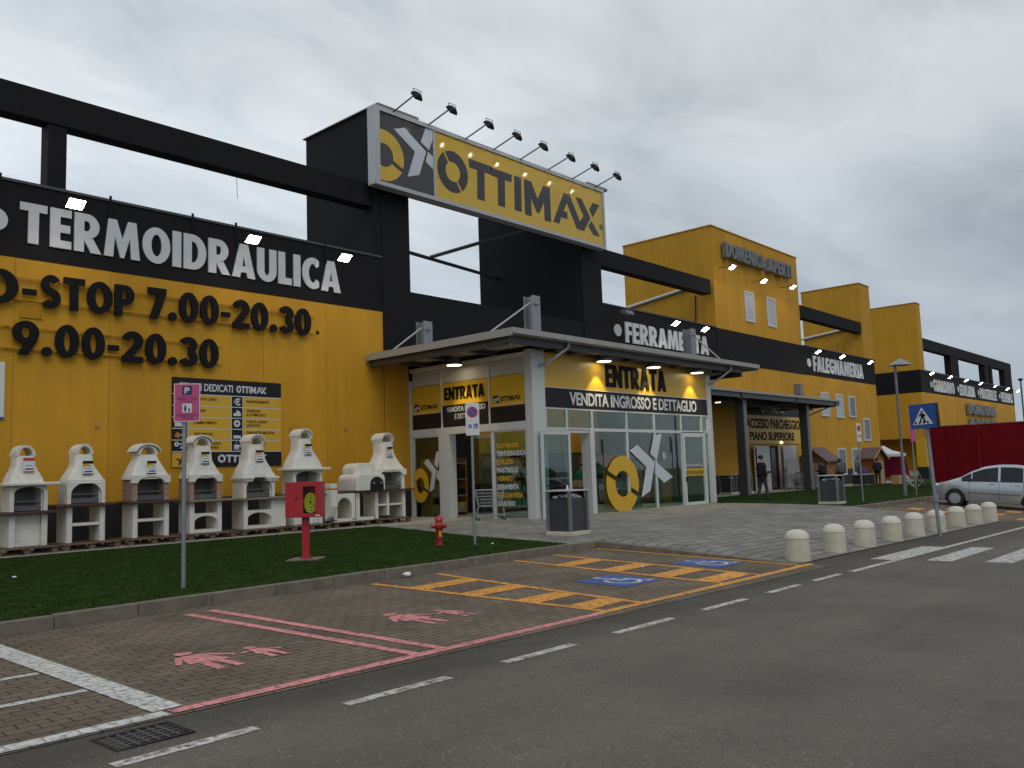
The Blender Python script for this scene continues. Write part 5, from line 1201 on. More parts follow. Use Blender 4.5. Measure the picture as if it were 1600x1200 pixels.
# ------------------------------------------------------------------ wall boards
sb_ = thing('services_board', 'yellow and black services board with small pictograms, on the yellow wall behind the barbecues', 'sign board', (13.66, Y0, 2))
BX0, BX1 = 11.84, 15.49
MB().box(BX0, BX1, Y0-.04, Y0-.001, 1.99, 4.63).build('panel', black_film, sb_)
WB = onwall(Y0-.04)
cells = MB(); lines = MB(); icons = MB()
rows = lin(2.44, 4.14, 5)
for i in range(5):
    cells.box(12.34, 13.72, Y0-.044, Y0-.0401, rows[i]+.015, rows[i+1]-.015); cells.box(14.14, BX1, Y0-.044, Y0-.0401, rows[i]+.015, rows[i+1]-.015)
for zz_ in rows: lines.box(BX0, BX1, Y0-.043, Y0-.0401, zz_-.012, zz_+.012)
for xx in (12.32, 13.73, 14.12): lines.box(xx-.012, xx+.012, Y0-.043, Y0-.0401, 2.46, 4.13)
cells.box(BX0, 12.30, Y0-.044, Y0-.0401, 1.99, 2.41)
cells.build('yellow_field', yellow_film, sb_); lines.build('white_line', white_letter, sb_)
text('title', 'SERVIZI DEDICATI', 12.05, 13.78, 4.25, 4.48, WB, .006, white_letter, sb_, .02)
logo_mb(MB(), 13.9, 14.95, 4.25, 4.48, WB, .0, .006).build('title_logo', white_letter, sb_)
logo_mb(MB(), 13.28, 14.95, 2.10, 2.35, WB, .0, .006).build('footer_logo', white_letter, sb_)
WC = onwall(Y0-.044)
def bt(s, u0, z, h=.085, cw=.062): text('row_lettering', s, u0, u0+cw*len(s), z, z+h, WC, .004, black_letter, sb_, .02)
bt('CLIENTE CARD', 12.5, 3.97); bt('ORDINI', 12.5, 3.62); bt('CAMBIO MERCE', 12.5, 3.26); bt('TINTOMETRO', 12.5, 2.92); bt('DUPLICA CHIAVI', 12.5, 2.64); bt('E TELECOMANDI', 12.5, 2.52)
bt('FINANZIAMENTI', 14.24, 3.95); bt('CONSEGNA', 14.24, 3.66); bt('A DOMICILIO', 14.24, 3.54); bt('TAGLIO LEGNO', 14.24, 3.32); bt('GRATUITO', 14.24, 3.20); bt('GARANZIA MIGLIOR', 14.24, 2.98); bt('PREZZO', 14.24, 2.86); bt('TI OFFRIAMO', 14.24, 2.64); bt('IL CAFFE', 14.24, 2.52)
text_mb(icons, '€', 13.81, 14.04, 3.86, 4.08, WB, .006, .03)
icons.prY([(13.80, 3.53), (14.05, 3.53), (14.05, 3.62), (13.98, 3.70), (13.90, 3.70), (13.90, 3.62), (13.80, 3.62)], Y0-.046, Y0-.04)
for h_ in ring_halves(13.92, 3.30, .11, .04, 0, .002): icons.prY(h_, Y0-.046, Y0-.04)
icons.box(13.80, 14.05, Y0-.046, Y0-.04, 2.84, 2.93).prY([(13.82, 2.52), (13.98, 2.52), (14.0, 2.65), (13.82, 2.65)], Y0-.046, Y0-.04).box(13.80, 14.03, Y0-.046, Y0-.04, 2.48, 2.495).box(14.0, 14.05, Y0-.046, Y0-.04, 2.57, 2.62).box(13.89, 13.905, Y0-.046, Y0-.04, 2.68, 2.74)
icons.prY([(11.92, 3.18), (12.2, 3.18), (12.2, 3.3), (12.1, 3.28), (11.98, 3.36), (11.92, 3.3)], Y0-.046, Y0-.04).prY([(12.1, 2.95), (12.25, 3.02), (12.25, 2.97), (12.12, 2.9)], Y0-.046, Y0-.04)
for h_ in ring_halves(11.98, 2.66, .07, .025, 0, .002): icons.prY(h_, Y0-.046, Y0-.04)
icons.box(12.04, 12.2, Y0-.046, Y0-.04, 2.645, 2.68).prY([(12.08, 2.55), (12.22, 2.46), (12.26, 2.52), (12.12, 2.6)], Y0-.046, Y0-.04)
icons.build('pictogram', white_letter, sb_)
MB().prY([(11.92, 2.88), (12.06, 2.84), (12.1, 2.93), (12.02, 3.02), (11.95, 2.98)], Y0-.047, Y0-.0405).build('pictogram_colour', rack_orange, sb_)
emblem_mb(MB(), E_X, 11.9, 2.1, .11, off(WB, .004), .0, .004).build('footer_emblem', black_letter, sb_)
wb = thing('notice_board', 'pale blue-white notice board on the yellow wall at the left edge', 'sign board', (6.9, Y0, 3.2))
MB().box(6.4, 7.43, Y0-.04, Y0-.001, 3.3, 4.74).build('panel', sign_white, wb); MB().box(6.4, 7.44, Y0-.045, Y0-.041, 3.28, 3.34).build('print', sign_blue, wb)

# ------------------------------------------------------------------ signs on poles
def plate(x, y, z0, z1, w_, face, d=None, t=.02):
    """sign plate facing the direction d (towards the viewer side); returns local builder matrix"""
    n_ = Vector(d).normalized(); u = Vector((-n_.y, n_.x, 0)).normalized()
    return Matrix(((u.x, -n_.x, 0, x), (u.y, -n_.y, 0, y), (0, 0, 1, 0), (0, 0, 0, 1))), w_, z0, z1
def onmat(mtx): return lambda u, v, d: tuple(mtx @ Vector((u, -d, v)))
sp1 = thing('parking_sign', 'pink parking sign for parents with children on a grey pole in the lawn', 'road sign', (6.10, 11.95, 0))
MB().tube((6.10, 11.97, -.05), (6.10, 11.97, 2.95), .032, n=10).build('pole', galv, sp1)
mtx = Matrix.Translation((6.12, 11.92, 0)) @ Matrix.Rotation(R(-34), 4, 'Z'); F_ = onmat(mtx)
pm_ = MB().box(-.185, .185, -.012, 0, 2.40, 2.97).xf(mtx).build('plate', sign_pink, sp1, bevel=.004)
def lb(*b): return MB().box(*b).xf(mtx)
bd = MB()
for q in ((-.18, .18, 2.955, 2.965), (-.18, .18, 2.405, 2.415), (-.18, -.17, 2.415, 2.955), (.17, .18, 2.415, 2.955)): bd.box(q[0], q[1], -.015, -.0121, q[2], q[3])
bd.xf(mtx).build('border', sign_white, sp1)
lb(-.065, .065, -.015, -.0121, 2.80, 2.93).build('blue_square', navy, sp1)
text('letter', 'P', -.035, .035, 2.82, 2.91, lambda u, v, d: F_(u, v, d+.0155), .003, sign_white, sp1, .03)
lb(-.065, .065, -.015, -.0121, 2.54, 2.67).build('white_square', sign_white, sp1)
pg = MB(); 
for cx, cz, s in ((-.025, 2.555, 1.0), (.03, 2.55, .65)):
    pg.prY([(cx+.013*s*math.cos(a), cz+.085*s+.013*s*math.sin(a)) for a in lin(0, 6.28, 10)[:-1]], -.018, -.0155)
    pg.prY([(cx-.02*s, cz+.03*s), (cx+.02*s, cz+.03*s), (cx+.015*s, cz+.068*s), (cx-.015*s, cz+.068*s)], -.018, -.0155).prY([(cx-.01*s, cz), (cx+.012*s, cz), (cx+.012*s, cz+.03*s), (cx-.01*s, cz+.03*s)], -.018, -.0155)
pg.xf(mtx).build('pictogram', navy, sp1)
tl = MB()
for a, bq, zz_ in (('RISERVATO ALLE', .13, 2.755), ('MAMME IN ATTESA', .14, 2.725), ('E CON BAMBINI', .10, 2.695), ('AREA DI SOSTA GENTILMENTE', .16, 2.50), ('RISERVATA', .10, 2.475), ('GRAZIE', .08, 2.445)): text_mb(tl, a, -bq, bq, zz_, zz_+.016, lambda u, v, d: F_(u, v, d+.0125), .002, .01)
tl.build('small_print', navy, sp1)
def np_sign(label, x, y, zt, rot, s=1.0, pw=.145):
    o = thing('parking_sign', label, 'road sign', (x, y, gz(x, y)))
    MB().tube((x, y+.03, -.1), (x, y+.03, zt), .03, n=10).build('pole', galv, o)
    mtx = Matrix.Translation((x, y, 0)) @ Matrix.Rotation(R(rot), 4, 'Z'); F_ = onmat(mtx)
    MB().box(-pw, pw, -.012, 0, zt-.70, zt).xf(mtx).build('plate', sign_white, o, bevel=.004)
    ci = lambda r, z, y0, y1: MB().prY([(r*math.cos(a), z+r*math.sin(a)) for a in lin(0, 2*math.pi, 28)[:-1]], y0, y1).xf(mtx)
    ci(.12, zt-.20, -.014, -.0121).build('red_disc', sign_red, o); ci(.093, zt-.20, -.016, -.0141).build('blue_disc', sign_blue, o)
    MB().prY([(-.075, zt-.145), (-.055, zt-.125), (.075, zt-.255), (.055, zt-.275)], -.018, -.0161).xf(mtx).build('red_bar', sign_red, o)
    ci(.042, zt-.50, -.014, -.0121).xf(Matrix.Translation(mtx.to_3x3() @ Vector((-.06, 0, 0)))).build('parking_disc', sign_blue, o)
    text('letter', 'P', -.075, -.045, zt-.525, zt-.478, lambda u, v, d: F_(u, v, d+.0142), .002, sign_white, o, .03)
    MB().box(.02, .11, -.014, -.0121, zt-.55, zt-.45).xf(mtx).build('wheelchair_square', sign_blue, o)
    pg = MB().prY([(.055+.009*math.cos(a), zt-.468+.009*math.sin(a)) for a in lin(0, 6.28, 9)[:-1]], -.016, -.0141).box(.05, .062, -.016, -.0141, zt-.515, zt-.48).box(.062, .085, -.016, -.0141, zt-.518, zt-.508).box(.08, .088, -.016, -.0141, zt-.54, zt-.508)
    for h_ in ring_halves(.055, zt-.522, .022, .015, 0, .002): pg.prY(h_, -.016, -.0141)
    pg.xf(mtx).build('wheelchair', sign_white, o)
    return o
np_sign('no parking disc and wheelchair plate on a grey pole in front of the entrance doors', 13.04, 12.88, 3.02, -32, pw=.15)
np_sign('no parking plate on a thin pole before the wooden huts', 33.0, 12.0, 2.92, -12)
pk2 = thing('parking_sign', 'small pink parking sign seen edge-on behind the blue crossing sign', 'road sign', (39.2, 12.0, gz(39.2, 12)))
MB().tube((39.2, 12.0, -.1), (39.2, 12.0, 2.9), .03, n=10).build('pole', galv, pk2)
MB().box(-.2, .2, -.012, 0, 2.25, 3.1).xf(Matrix.Translation((39.2, 11.95, 0)) @ Matrix.Rotation(R(-15), 4, 'Z')).build('plate', sign_pink, pk2)
# crossing light box on a leaning pole
cz0 = low(22.47, 6.46)
cr_ = thing('crossing_sign', 'blue pedestrian crossing light box on a leaning grey pole among the bollards', 'road sign', (22.47, 6.42, cz0))
lean = Matrix.Translation((22.47, 6.42, cz0)) @ Matrix.Rotation(R(-2.2), 4, cf) 
MB().tube((0, 0, -.1), (0, 0, 3.1), .045, n=12).xf(lean).build('pole', galv, cr_)
MB().box(-.05, .05, -.08, -.03, .85, 1.0).xf(lean @ Matrix.Rotation(R(-52), 4, 'Z')).build('pole_box', galv, cr_)
mtx = lean @ Matrix.Rotation(R(-100), 4, 'Z') @ Matrix.Translation((-.02, 0, .07)); F_ = onmat(mtx)
MB().box(-.32, .32, -.10, .10, 2.56, 3.16).xf(mtx).build('housing', lamp_body, cr_, bevel=.01)
MB().box(-.32, .32, -.108, -.1005, 2.56, 3.16).xf(mtx).build('face', sign_blue, cr_)
MB().prY([(-.25, 2.66), (.25, 2.66), (0, 3.08)], -.113, -.109).xf(mtx).build('triangle', sign_white, cr_)
wk = MB()
for x0 in (-.21, -.11, .0, .10): wk.prY([(x0, 2.68), (x0+.05, 2.68), (x0+.06, 2.74) if x0 < 0 else (x0+.04, 2.74), (x0+.03, 2.74) if x0 < 0 else (x0+.005, 2.74)], -.117, -.1135)
wk.prY([(.0+.026*math.cos(a), 2.965+.026*math.sin(a)) for a in lin(0, 6.28, 12)[:-1]], -.117, -.1135)
wk.prY([(-.045, 2.93), (.04, 2.93), (.05, 2.84), (.0, 2.82), (-.03, 2.84)], -.117, -.1135).prY([(-.045, 2.93), (-.10, 2.86), (-.08, 2.85), (-.03, 2.90)], -.117, -.1135).prY([(.04, 2.92), (.095, 2.86), (.08, 2.845), (.03, 2.89)], -.117, -.1135)
wk.prY([(-.03, 2.84), (.0, 2.83), (-.05, 2.70), (-.09, 2.70)], -.117, -.1135).prY([(.0, 2.83), (.04, 2.85), (.09, 2.70), (.05, 2.70)], -.117, -.1135)
wk.xf(mtx).build('walker', black_letter, cr_)
# street lamp
sl = thing('street_lamp', 'tall grey lamp post with a pyramid shaped hood in the lawn by the huts', 'street lamp', (39.0, 12.4, gz(39, 12.4)))
MB().tube((39.0, 12.4, -.15), (39.0, 12.4, 1.6), .08, n=12).tube((39.0, 12.4, 1.6), (39.0, 12.4, 5.65), .055, n=12).build('pole', steel_grey, sl)
su = Matrix.Translation((39.0, 12.4, 0)) @ Matrix.Rotation(R(-45), 4, 'Z')
MB().bar((0, 0, 5.6), (.3, 0, 5.62), .05, .05).loft([[(.1, -.36, 5.6), (.95, -.36, 5.6), (.95, .36, 5.6), (.1, .36, 5.6)], [(.48, -.06, 5.88), (.58, -.06, 5.88), (.58, .06, 5.88), (.48, .06, 5.88)]], smooth=False).xf(Matrix.Translation((39.0, 12.4, 0)) @ Matrix.Rotation(R(-48), 4, 'Z') @ Matrix.Translation((-.3, 0, 0))).build('hood', galv, sl)
fp = thing('flagpole', 'thin dark pole rising beside the farthest shop block', 'pole', (122.5, 24, -.9))
MB().tube((122.5, 24, -1), (122.5, 24, 10.9), .09, n=8).build('pole', dark_steel, fp); MB().sphere((122.5, 24, 10.95), .3, .3, .18).build('finial', lamp_body, fp)

# ------------------------------------------------------------------ hose box and hydrant
hb = thing('fire_hose_box', 'red fire hose box on a red post with a yellow hose behind its window', 'hose box', (9.48, 13.86, 0))
mtx = Matrix.Translation((9.48, 13.86, 0)) @ Matrix.Rotation(R(-52), 4, 'Z')
MB().box(-.30, .30, -.3, .3, -.02, .03).xf(mtx).build('foot_slab', concrete, hb)
MB().box(-.06, .06, -.05, .05, .03, .82).box(-.1, .1, -.1, .1, .03, .045).xf(mtx).build('post', red_paint, hb)
hbz0, hbz1 = .80, 1.46
cs_ = MB().box(-.34, .34, .10, .12, hbz0, hbz1).box(-.34, -.32, -.14, .10, hbz0, hbz1).box(.32, .34, -.14, .10, hbz0, hbz1).box(-.32, .32, -.14, .10, hbz0, hbz0+.02).box(-.32, .32, -.14, .10, hbz1-.02, hbz1)
cs_.xf(mtx).build('case', red_paint, hb)
dr = MB().box(-.34, .0, -.165, -.141, hbz0, hbz1).box(.24, .34, -.165, -.141, hbz0, hbz1).box(0, .24, -.165, -.141, hbz0, hbz0+.07).box(0, .24, -.165, -.141, hbz1-.09, hbz1).xf(mtx).build('door', red_paint, hb, bevel=.004)
MB().box(.0, .24, -.155, -.15, hbz0+.07, hbz1-.09).xf(mtx).build('window', glass_hose, dr)
MB().prY([(-.13+.022*math.cos(a), 1.15+.022*math.sin(a)) for a in lin(0, 6.28, 14)[:-1]], -.172, -.1655).xf(mtx).build('lock', lamp_body, dr)
MB().box(.24, .32, -.168, -.1655, hbz0+.02, hbz0+.045).xf(mtx).build('maker_plate', sign_white, dr)
hs = MB()
for r in (.05, .085, .12): 
    pts = [(.12+r*.95*math.cos(a), -.07-.0*r, 1.06+r*1.45*math.sin(a)) for a in lin(0, 2*math.pi, 20)]
    hs.path(pts, .022, 6)
hs.box(.02, .22, -.03, .05, .9, 1.22).xf(mtx).build('hose', yellow_bag, hb)
hy = thing('fire_hydrant', 'small red fire hydrant standing in the lawn near the entrance', 'hydrant', (12.75, 13.7, 0))
MB().lathe([(.085, 0), (.085, .04), (.065, .05), (.068, .34), (.085, .36), (.105, .40), (.105, .46), (.08, .48), (.07, .52), (.095, .54), (.085, .60), (.03, .65), (.03, .68), (0.002, .68)], 12.75, 13.7, -.02, 20).build('barrel', red_paint, hy)
ol = MB()
for a in (R(-60), R(40), R(150)): d_ = Vector((math.cos(a), math.sin(a), 0)); p_ = Vector((12.75, 13.7, .41)); ol.tube(p_+d_*.06, p_+d_*.14, .04, n=10).tube(p_+d_*.14, p_+d_*.165, .048, n=10)
ol.build('outlet', red_paint, hy)
MB().box(-.03, .03, -.072, -.066, .18, .31).xf(Matrix.Translation((12.75, 13.7, 0)) @ Matrix.Rotation(R(-25), 4, 'Z')).build('label_strip', yellow_film, hy)

# ------------------------------------------------------------------ waste bins
def bin_(label, x, y, z, rz, first=None):
    if first: return dup(first, (x, y, z), label, rz)
    o = thing('waste_bin', label, 'waste bin', (x, y, z), 'dark square waste bins', rz)
    s = .33
    MB().box(-s-.05, s+.05, -s-.05, s+.05, 0, .10).build('plinth', bin_base, o, world=False, bevel=.015)
    MB().box(-s+.03, s-.03, -s+.03, s-.03, .10, .86).build('panel', bin_grey, o, world=False, bevel=.005)
    for sx in (-1, 1):
        for sy in (-1, 1): MB().box(sx*s-.035, sx*s+.035, sy*s-.035, sy*s+.035, .10, 1.02).build('corner_post', bin_frame, o, world=False, bevel=.006)
    MB().box(-s-.04, s+.04, -s-.04, s+.04, 1.02, 1.055).build('lid', bin_lid, o, world=False, bevel=.008)
    rb = MB(); rr = random.Random(3)
    for i in range(26): rb.sphere((rr.uniform(-.24, .24), rr.uniform(-.24, .24), .87+rr.uniform(0, .06)), rr.uniform(.05, .09), rr.uniform(.05, .09), rr.uniform(.03, .06), 7, 5)
    rb.build('rubbish_bag', white_plastic, o, world=False)
    MB().box(-s+.05, s-.05, s-.06, s-.03, .86, 1.02).box(s-.06, s-.03, -s+.05, s-.06, .86, 1.02).build('inner_wall', shade_black, o, world=False)
    return o
B1 = bin_('dark grey waste bin on a pale plinth in front of the open glass door', 15.93, 12.68, 0, 0)
MB().tube((-.05, -.1, 1.06), (-.05, -.1, 1.17), .035, .02, n=10).build('bottle', white_plastic, thing('plastic_bottle', 'small pale bottle standing on the lid of the nearer waste bin', 'bottle', (15.9, 12.7, 1.055)), world=False).location = (0, 0, -1.055)
bin_('dark grey waste bin at the lawn corner before the wooden huts', 31.1, 12.45, gz(31.1, 12.4), R(2), B1)
bin_('dark waste bin in the shade under the side canopy, left of the column', 43.0, 22.9, gz(43, 23), 0, B1)
bin_('dark waste bin right beside the column under the side canopy', 44.2, 22.6, gz(44, 22.6), 0, B1)

# ------------------------------------------------------------------ bollards
bo = None
for i, (xx, yy) in enumerate(((15.35, 6.85), (17.2, 6.9), (18.78, 6.87), (20.5, 6.88), (22.25, 6.92), (23.85, 6.88), (25.95, 6.95), (27.6, 6.92), (29.35, 6.93))):
    nth = ('first', 'second', 'third', 'fourth', 'fifth', 'sixth', 'seventh', 'eighth', 'last')[i]
    lb_ = nth+' pale concrete bollard of the row along the plaza edge, counted from the orange bays'
    zz_ = min(gz(xx, yy), gz(xx, yy-.25))
    if bo is None:
        bo = thing('bollard', lb_, 'bollard', (xx, yy, zz_), 'domed concrete bollards along the plaza')
        MB().lathe([(.235, 0), (.23, .02), (.215, .40), (.212, .41)], n=28).build('body', bollard_m, bo, world=False)
        MB().lathe([(.222, .405), (.222, .42), (.205, .475), (.16, .53), (.09, .56), (.02, .57), (.001, .57)], n=28).build('cap', bollard_cap, bo, world=False)
        MB().path([(-.02, 0, .568), (-.02, 0, .60), (.02, 0, .60), (.02, 0, .568)], .006, 5).build('lifting_eye', dark_steel, bo, world=False)
    else: dup(bo, (xx, yy, zz_), lb_, random.uniform(0, 6))

# ------------------------------------------------------------------ trolleys
def cart(label, x, y, rz, first=None):
    z = gz(x, y)+.003
    if first: return dup(first, (x, y, z), label, rz)
    o = thing('shopping_trolley', label, 'trolley', (x, y, z), 'wire shopping trolleys', rz)
    b = MB()
    xb0, xb1, xt0, xt1 = -.33, .40, -.42, .48
    for k in lin(0, 1, 5):
        zz_ = .45+.52*k; x0 = xb0+(xt0-xb0)*k; x1 = xb1+(xt1-xb1)*k; w2 = .20+.07*k; r = .010 if k in (0, 1) else .005
        b.path([(x0, -w2, zz_), (x1, -w2, zz_), (x1, w2, zz_), (x0, w2, zz_), (x0, -w2, zz_)], r, 5)
    for q in lin(0, 1, 9):
        for sg in (-1, 1): b.tube((xb0+(xb1-xb0)*q, sg*.20, .45), (xt0+(xt1-xt0)*q, sg*.27, .97), .004, n=4)
        b.tube((xb0+(xb1-xb0)*q, -.2, .45), (xb0+(xb1-xb0)*q, .2, .45), .004, n=4)
    for q in lin(-1, 1, 6):
        b.tube((xb1, q*.2, .45), (xt1, q*.27, .97), .004, n=4); b.tube((xb0, q*.2, .45), (xt0, q*.27, .97), .004, n=4)
    b.build('basket', galv, o, world=False)
    f = MB()
    for sg in (-1, 1):
        f.path([(xt0-.04, sg*.27, 1.02), (xb0-.02, sg*.24, .45), (-.42, sg*.26, .16), (.50, sg*.20, .16), (.44, sg*.2, .44)], .014, 6)
    f.build('chassis', galv, o, world=False)
    MB().tube((xt0-.05, -.29, 1.02), (xt0-.05, .29, 1.02), .018, n=8).build('handle', lamp_body, o, world=False)
    for sx, sy in ((-.40, .26), (-.40, -.26), (.46, .20), (.46, -.20)):
        wv = MB().tube((sx, sy-.016, .062), (sx, sy+.016, .062), .062, n=14).build('wheel', rubber, o, world=False)
        MB().box(sx-.02, sx+.02, sy-.024, sy-.018, .05, .16).box(sx-.02, sx+.02, sy+.018, sy+.024, .05, .16).build('fork', galv, wv, world=False)
    return o
T1 = cart('wire shopping trolley standing alone in front of the entrance windows', 20.25, 19.35, R(-42))
for i, (xx, yy, rz) in enumerate(((50.9, 21.9, 155), (51.4, 21.7, 158), (51.9, 21.5, 158), (51.3, 22.5, 155), (49.9, 22.3, 150), (52.6, 21.9, 160))):
    cart(('first', 'second', 'third', 'fourth', 'fifth', 'sixth')[i]+' of the trolleys crowded left of the left wooden hut, counted from the column', xx, yy, R(rz), T1)
gp = thing('leaning_panel', 'pale grey flat panel standing behind the crowded trolleys by the hut', 'panel', (51.6, 23.0, -.1))
MB().box(50.6, 52.4, 22.9, 22.96, .5, 1.75).box(50.65, 50.72, 22.9, 22.96, -.15, .5).box(52.28, 52.35, 22.9, 22.96, -.15, .5).build('panel', alu, gp)

# ------------------------------------------------------------------ wooden huts, gazebo and their clutter
def hut(label, x, y, rz, w_, d, he, hr, roof_m, scale=1.0):
    z = gz(x, y); o = thing('wooden_hut', label, 'hut', (x, y, z), rotz=rz)
    hw = w_/2
    MB().prX([(-hw, 0), (hw, 0), (hw, he), (0, hr), (-hw, he)], -d/2, -d/2+.06).prX([(-hw, 0), (hw, 0), (hw, he), (0, hr), (-hw, he)], d/2-.06, d/2).build('gable_wall', wood_orange, o, world=False)
    MB().box(-d/2+.06, d/2-.06, -hw, -hw+.05, 0, he).box(-d/2+.06, d/2-.06, hw-.05, hw, 0, he).build('side_wall', wood_orange, o, world=False)
    rr = MB()
    for sg in (-1, 1): rr.prX([(0, hr+.02), (0, hr+.09), (sg*(hw+.22), he-.12+.07), (sg*(hw+.22), he-.12)], -d/2-.25, d/2+.25)
    rr.build('roof', roof_m, o, world=False)
    fc = MB()
    for sg in (-1, 1): fc.prX([(sg*.01, hr+.10), (sg*.01, hr-.03), (sg*(hw+.24), he-.20), (sg*(hw+.24), he-.05)], -d/2-.29, -d/2-.251)
    fc.build('barge_board', wood_light, o, world=False)
    MB().box(-d/2-.02, -d/2-.001, -.35, .35, .05, 1.6).build('door', wood_light, o, world=False)
    return o
hut('left orange wooden garden hut with a gable roof, behind two people', 54.4, 22.5, R(4), 1.8, 2.2, 1.75, 2.5, roof_felt)
hut('right wooden hut with a grey felt roof next to the white gazebo', 61.3, 21.5, R(66), .95, 1.15, 1.85, 2.45, roof_felt)
# gazebo
gx, gy = 77.6, 26.2
gzb = thing('gazebo', 'white pop-up gazebo with a pink side cloth beside the corner of the yellow hall', 'gazebo', (gx, gy, gz(gx, gy)))
z0 = gz(gx, gy); hs_ = 1.75
GM = Matrix.Translation((gx, gy, z0)) @ Matrix.Rotation(R(18), 4, 'Z')
MB().loft([[(-hs_, -hs_, 1.98), (hs_, -hs_, 1.98), (hs_, hs_, 1.98), (-hs_, hs_, 1.98)], [(-hs_, -hs_, 2.20), (hs_, -hs_, 2.20), (hs_, hs_, 2.20), (-hs_, hs_, 2.20)], [(-.7, -.7, 2.52), (.7, -.7, 2.52), (.7, .7, 2.52), (-.7, .7, 2.52)], [(-.05, -.05, 2.95), (.05, -.05, 2.95), (.05, .05, 2.95), (-.05, .05, 2.95)]], smooth=False).xf(GM).build('canopy', tent_white, gzb)
for sx in (-1, 1):
    for sy in (-1, 1): MB().tube((sx*1.42, sy*1.42, 0), (sx*1.42, sy*1.42, 2.0), .03, n=8).xf(GM).build('leg', alu, gzb)
pk = MB(); n_ = 14
for k in range(n_):
    a, b_ = -1.7+3.2*k/n_, -1.7+3.2*(k+1)/n_; wv = .05*(k % 2)
    pk.add([(1.45+wv, a, 1.95), (1.45+.05-wv, b_, 1.95), (2.35+.05-wv, b_*1.1-.1, .12), (2.35+wv, a*1.1-.1, .12)], [(0, 1, 2, 3)], True)
pk.xf(GM).build('side_cloth', tent_pink, gzb)
MB().box(-2.0, 2.9, -1.85, -1.65, .05, .22).xf(GM).build('floor_edge', white_plastic, gzb)
MB().box(-1.4, 1.4, 1.40, 1.44, .1, 1.95).xf(GM).build('tan_cloth', tan_cloth, gzb)
# tables and chairs in front of the huts
def at_g(x, y): return (x, y, gz(x, y))
tb = thing('display_table', 'table under a dark cloth with purple bags, between the people and the right hut', 'table', at_g(57.9, 21.0))
MB().box(-.9, .9, -.4, .4, .72, .76).build('tabletop', white_plastic, tb, world=False); MB().box(-.88, .88, -.42, .38, .1, .719).build('table_cloth', cloth_black, tb, world=False)
for sx in (-.8, .8):
    for sy in (-.34, .3): MB().tube((sx, sy, 0), (sx, sy, .1), .025).build('leg', steel_grey, tb, world=False)
for i, (dx, hh) in enumerate(((-.5, .55), (.05, .42), (.45, .5))):
    bgx = thing('bag', ('tall', 'short', 'middle sized')[i]+' purple bag standing on the dark display table', 'bag', (57.9+dx, 21.0, gz(57.9, 21.0)+.762), 'purple bags on the table')
    MB().loft([rsec(-.18, .18, -.12, .12, 0, .03), rsec(-.19, .19, -.12, .12, hh*.7, .04), rsec(-.15, .15, -.04, .04, hh, .02)]).build('bag_body', purple_cloth, bgx, world=False); MB().path([(-.06, 0, hh), (-.05, 0, hh+.1), (.05, 0, hh+.1), (.06, 0, hh)], .008).build('handle', purple_cloth, bgx, world=False)
bx = thing('crate', 'brown cardboard crate on the grass beside the dark display table', 'crate', at_g(60.2, 19.6))
MB().box(-.35, .35, -.25, .25, 0, .05).box(-.35, .35, -.25, -.22, .05, .6).box(-.35, .35, .22, .25, .05, .6).box(-.35, -.32, -.22, .22, .05, .6).box(.32, .35, -.22, .22, .05, .6).build('box_body', cardboard, bx, world=False)
ch0 = None
for i, (xx, yy, rz) in enumerate(((52.4, 16.4, 20), (53.2, 16.1, 60), (54.0, 16.6, 110), (60.9, 19.2, 10))):
    lb_ = ('first', 'second', 'third')[i]+' pale folding chair by the tan cloth of the gazebo, counted from the left' if i < 3 else 'pale folding chair leaning beside the cardboard crate'
    if ch0 is None:
        ch0 = thing('folding_chair', lb_, 'chair', at_g(xx, yy), 'pale folding chairs near the gazebo', R(rz))
        MB().box(-.22, .22, -.2, .2, .43, .46).build('seat', wood_light, ch0, world=False); MB().box(-.22, .22, .2, .22, .62, .9).build('backrest', white_plastic, ch0, world=False)
        for sx in (-.22, .22):
            MB().bar((sx, .22, .92), (sx, -.25, 0), .03, .03).build('leg', white_plastic, ch0, world=False); MB().bar((sx*.9, -.2, .45), (sx*.9, .28, 0), .03, .03).build('leg', white_plastic, ch0, world=False)
    else: dup(ch0, at_g(xx, yy), lb_, R(rz))

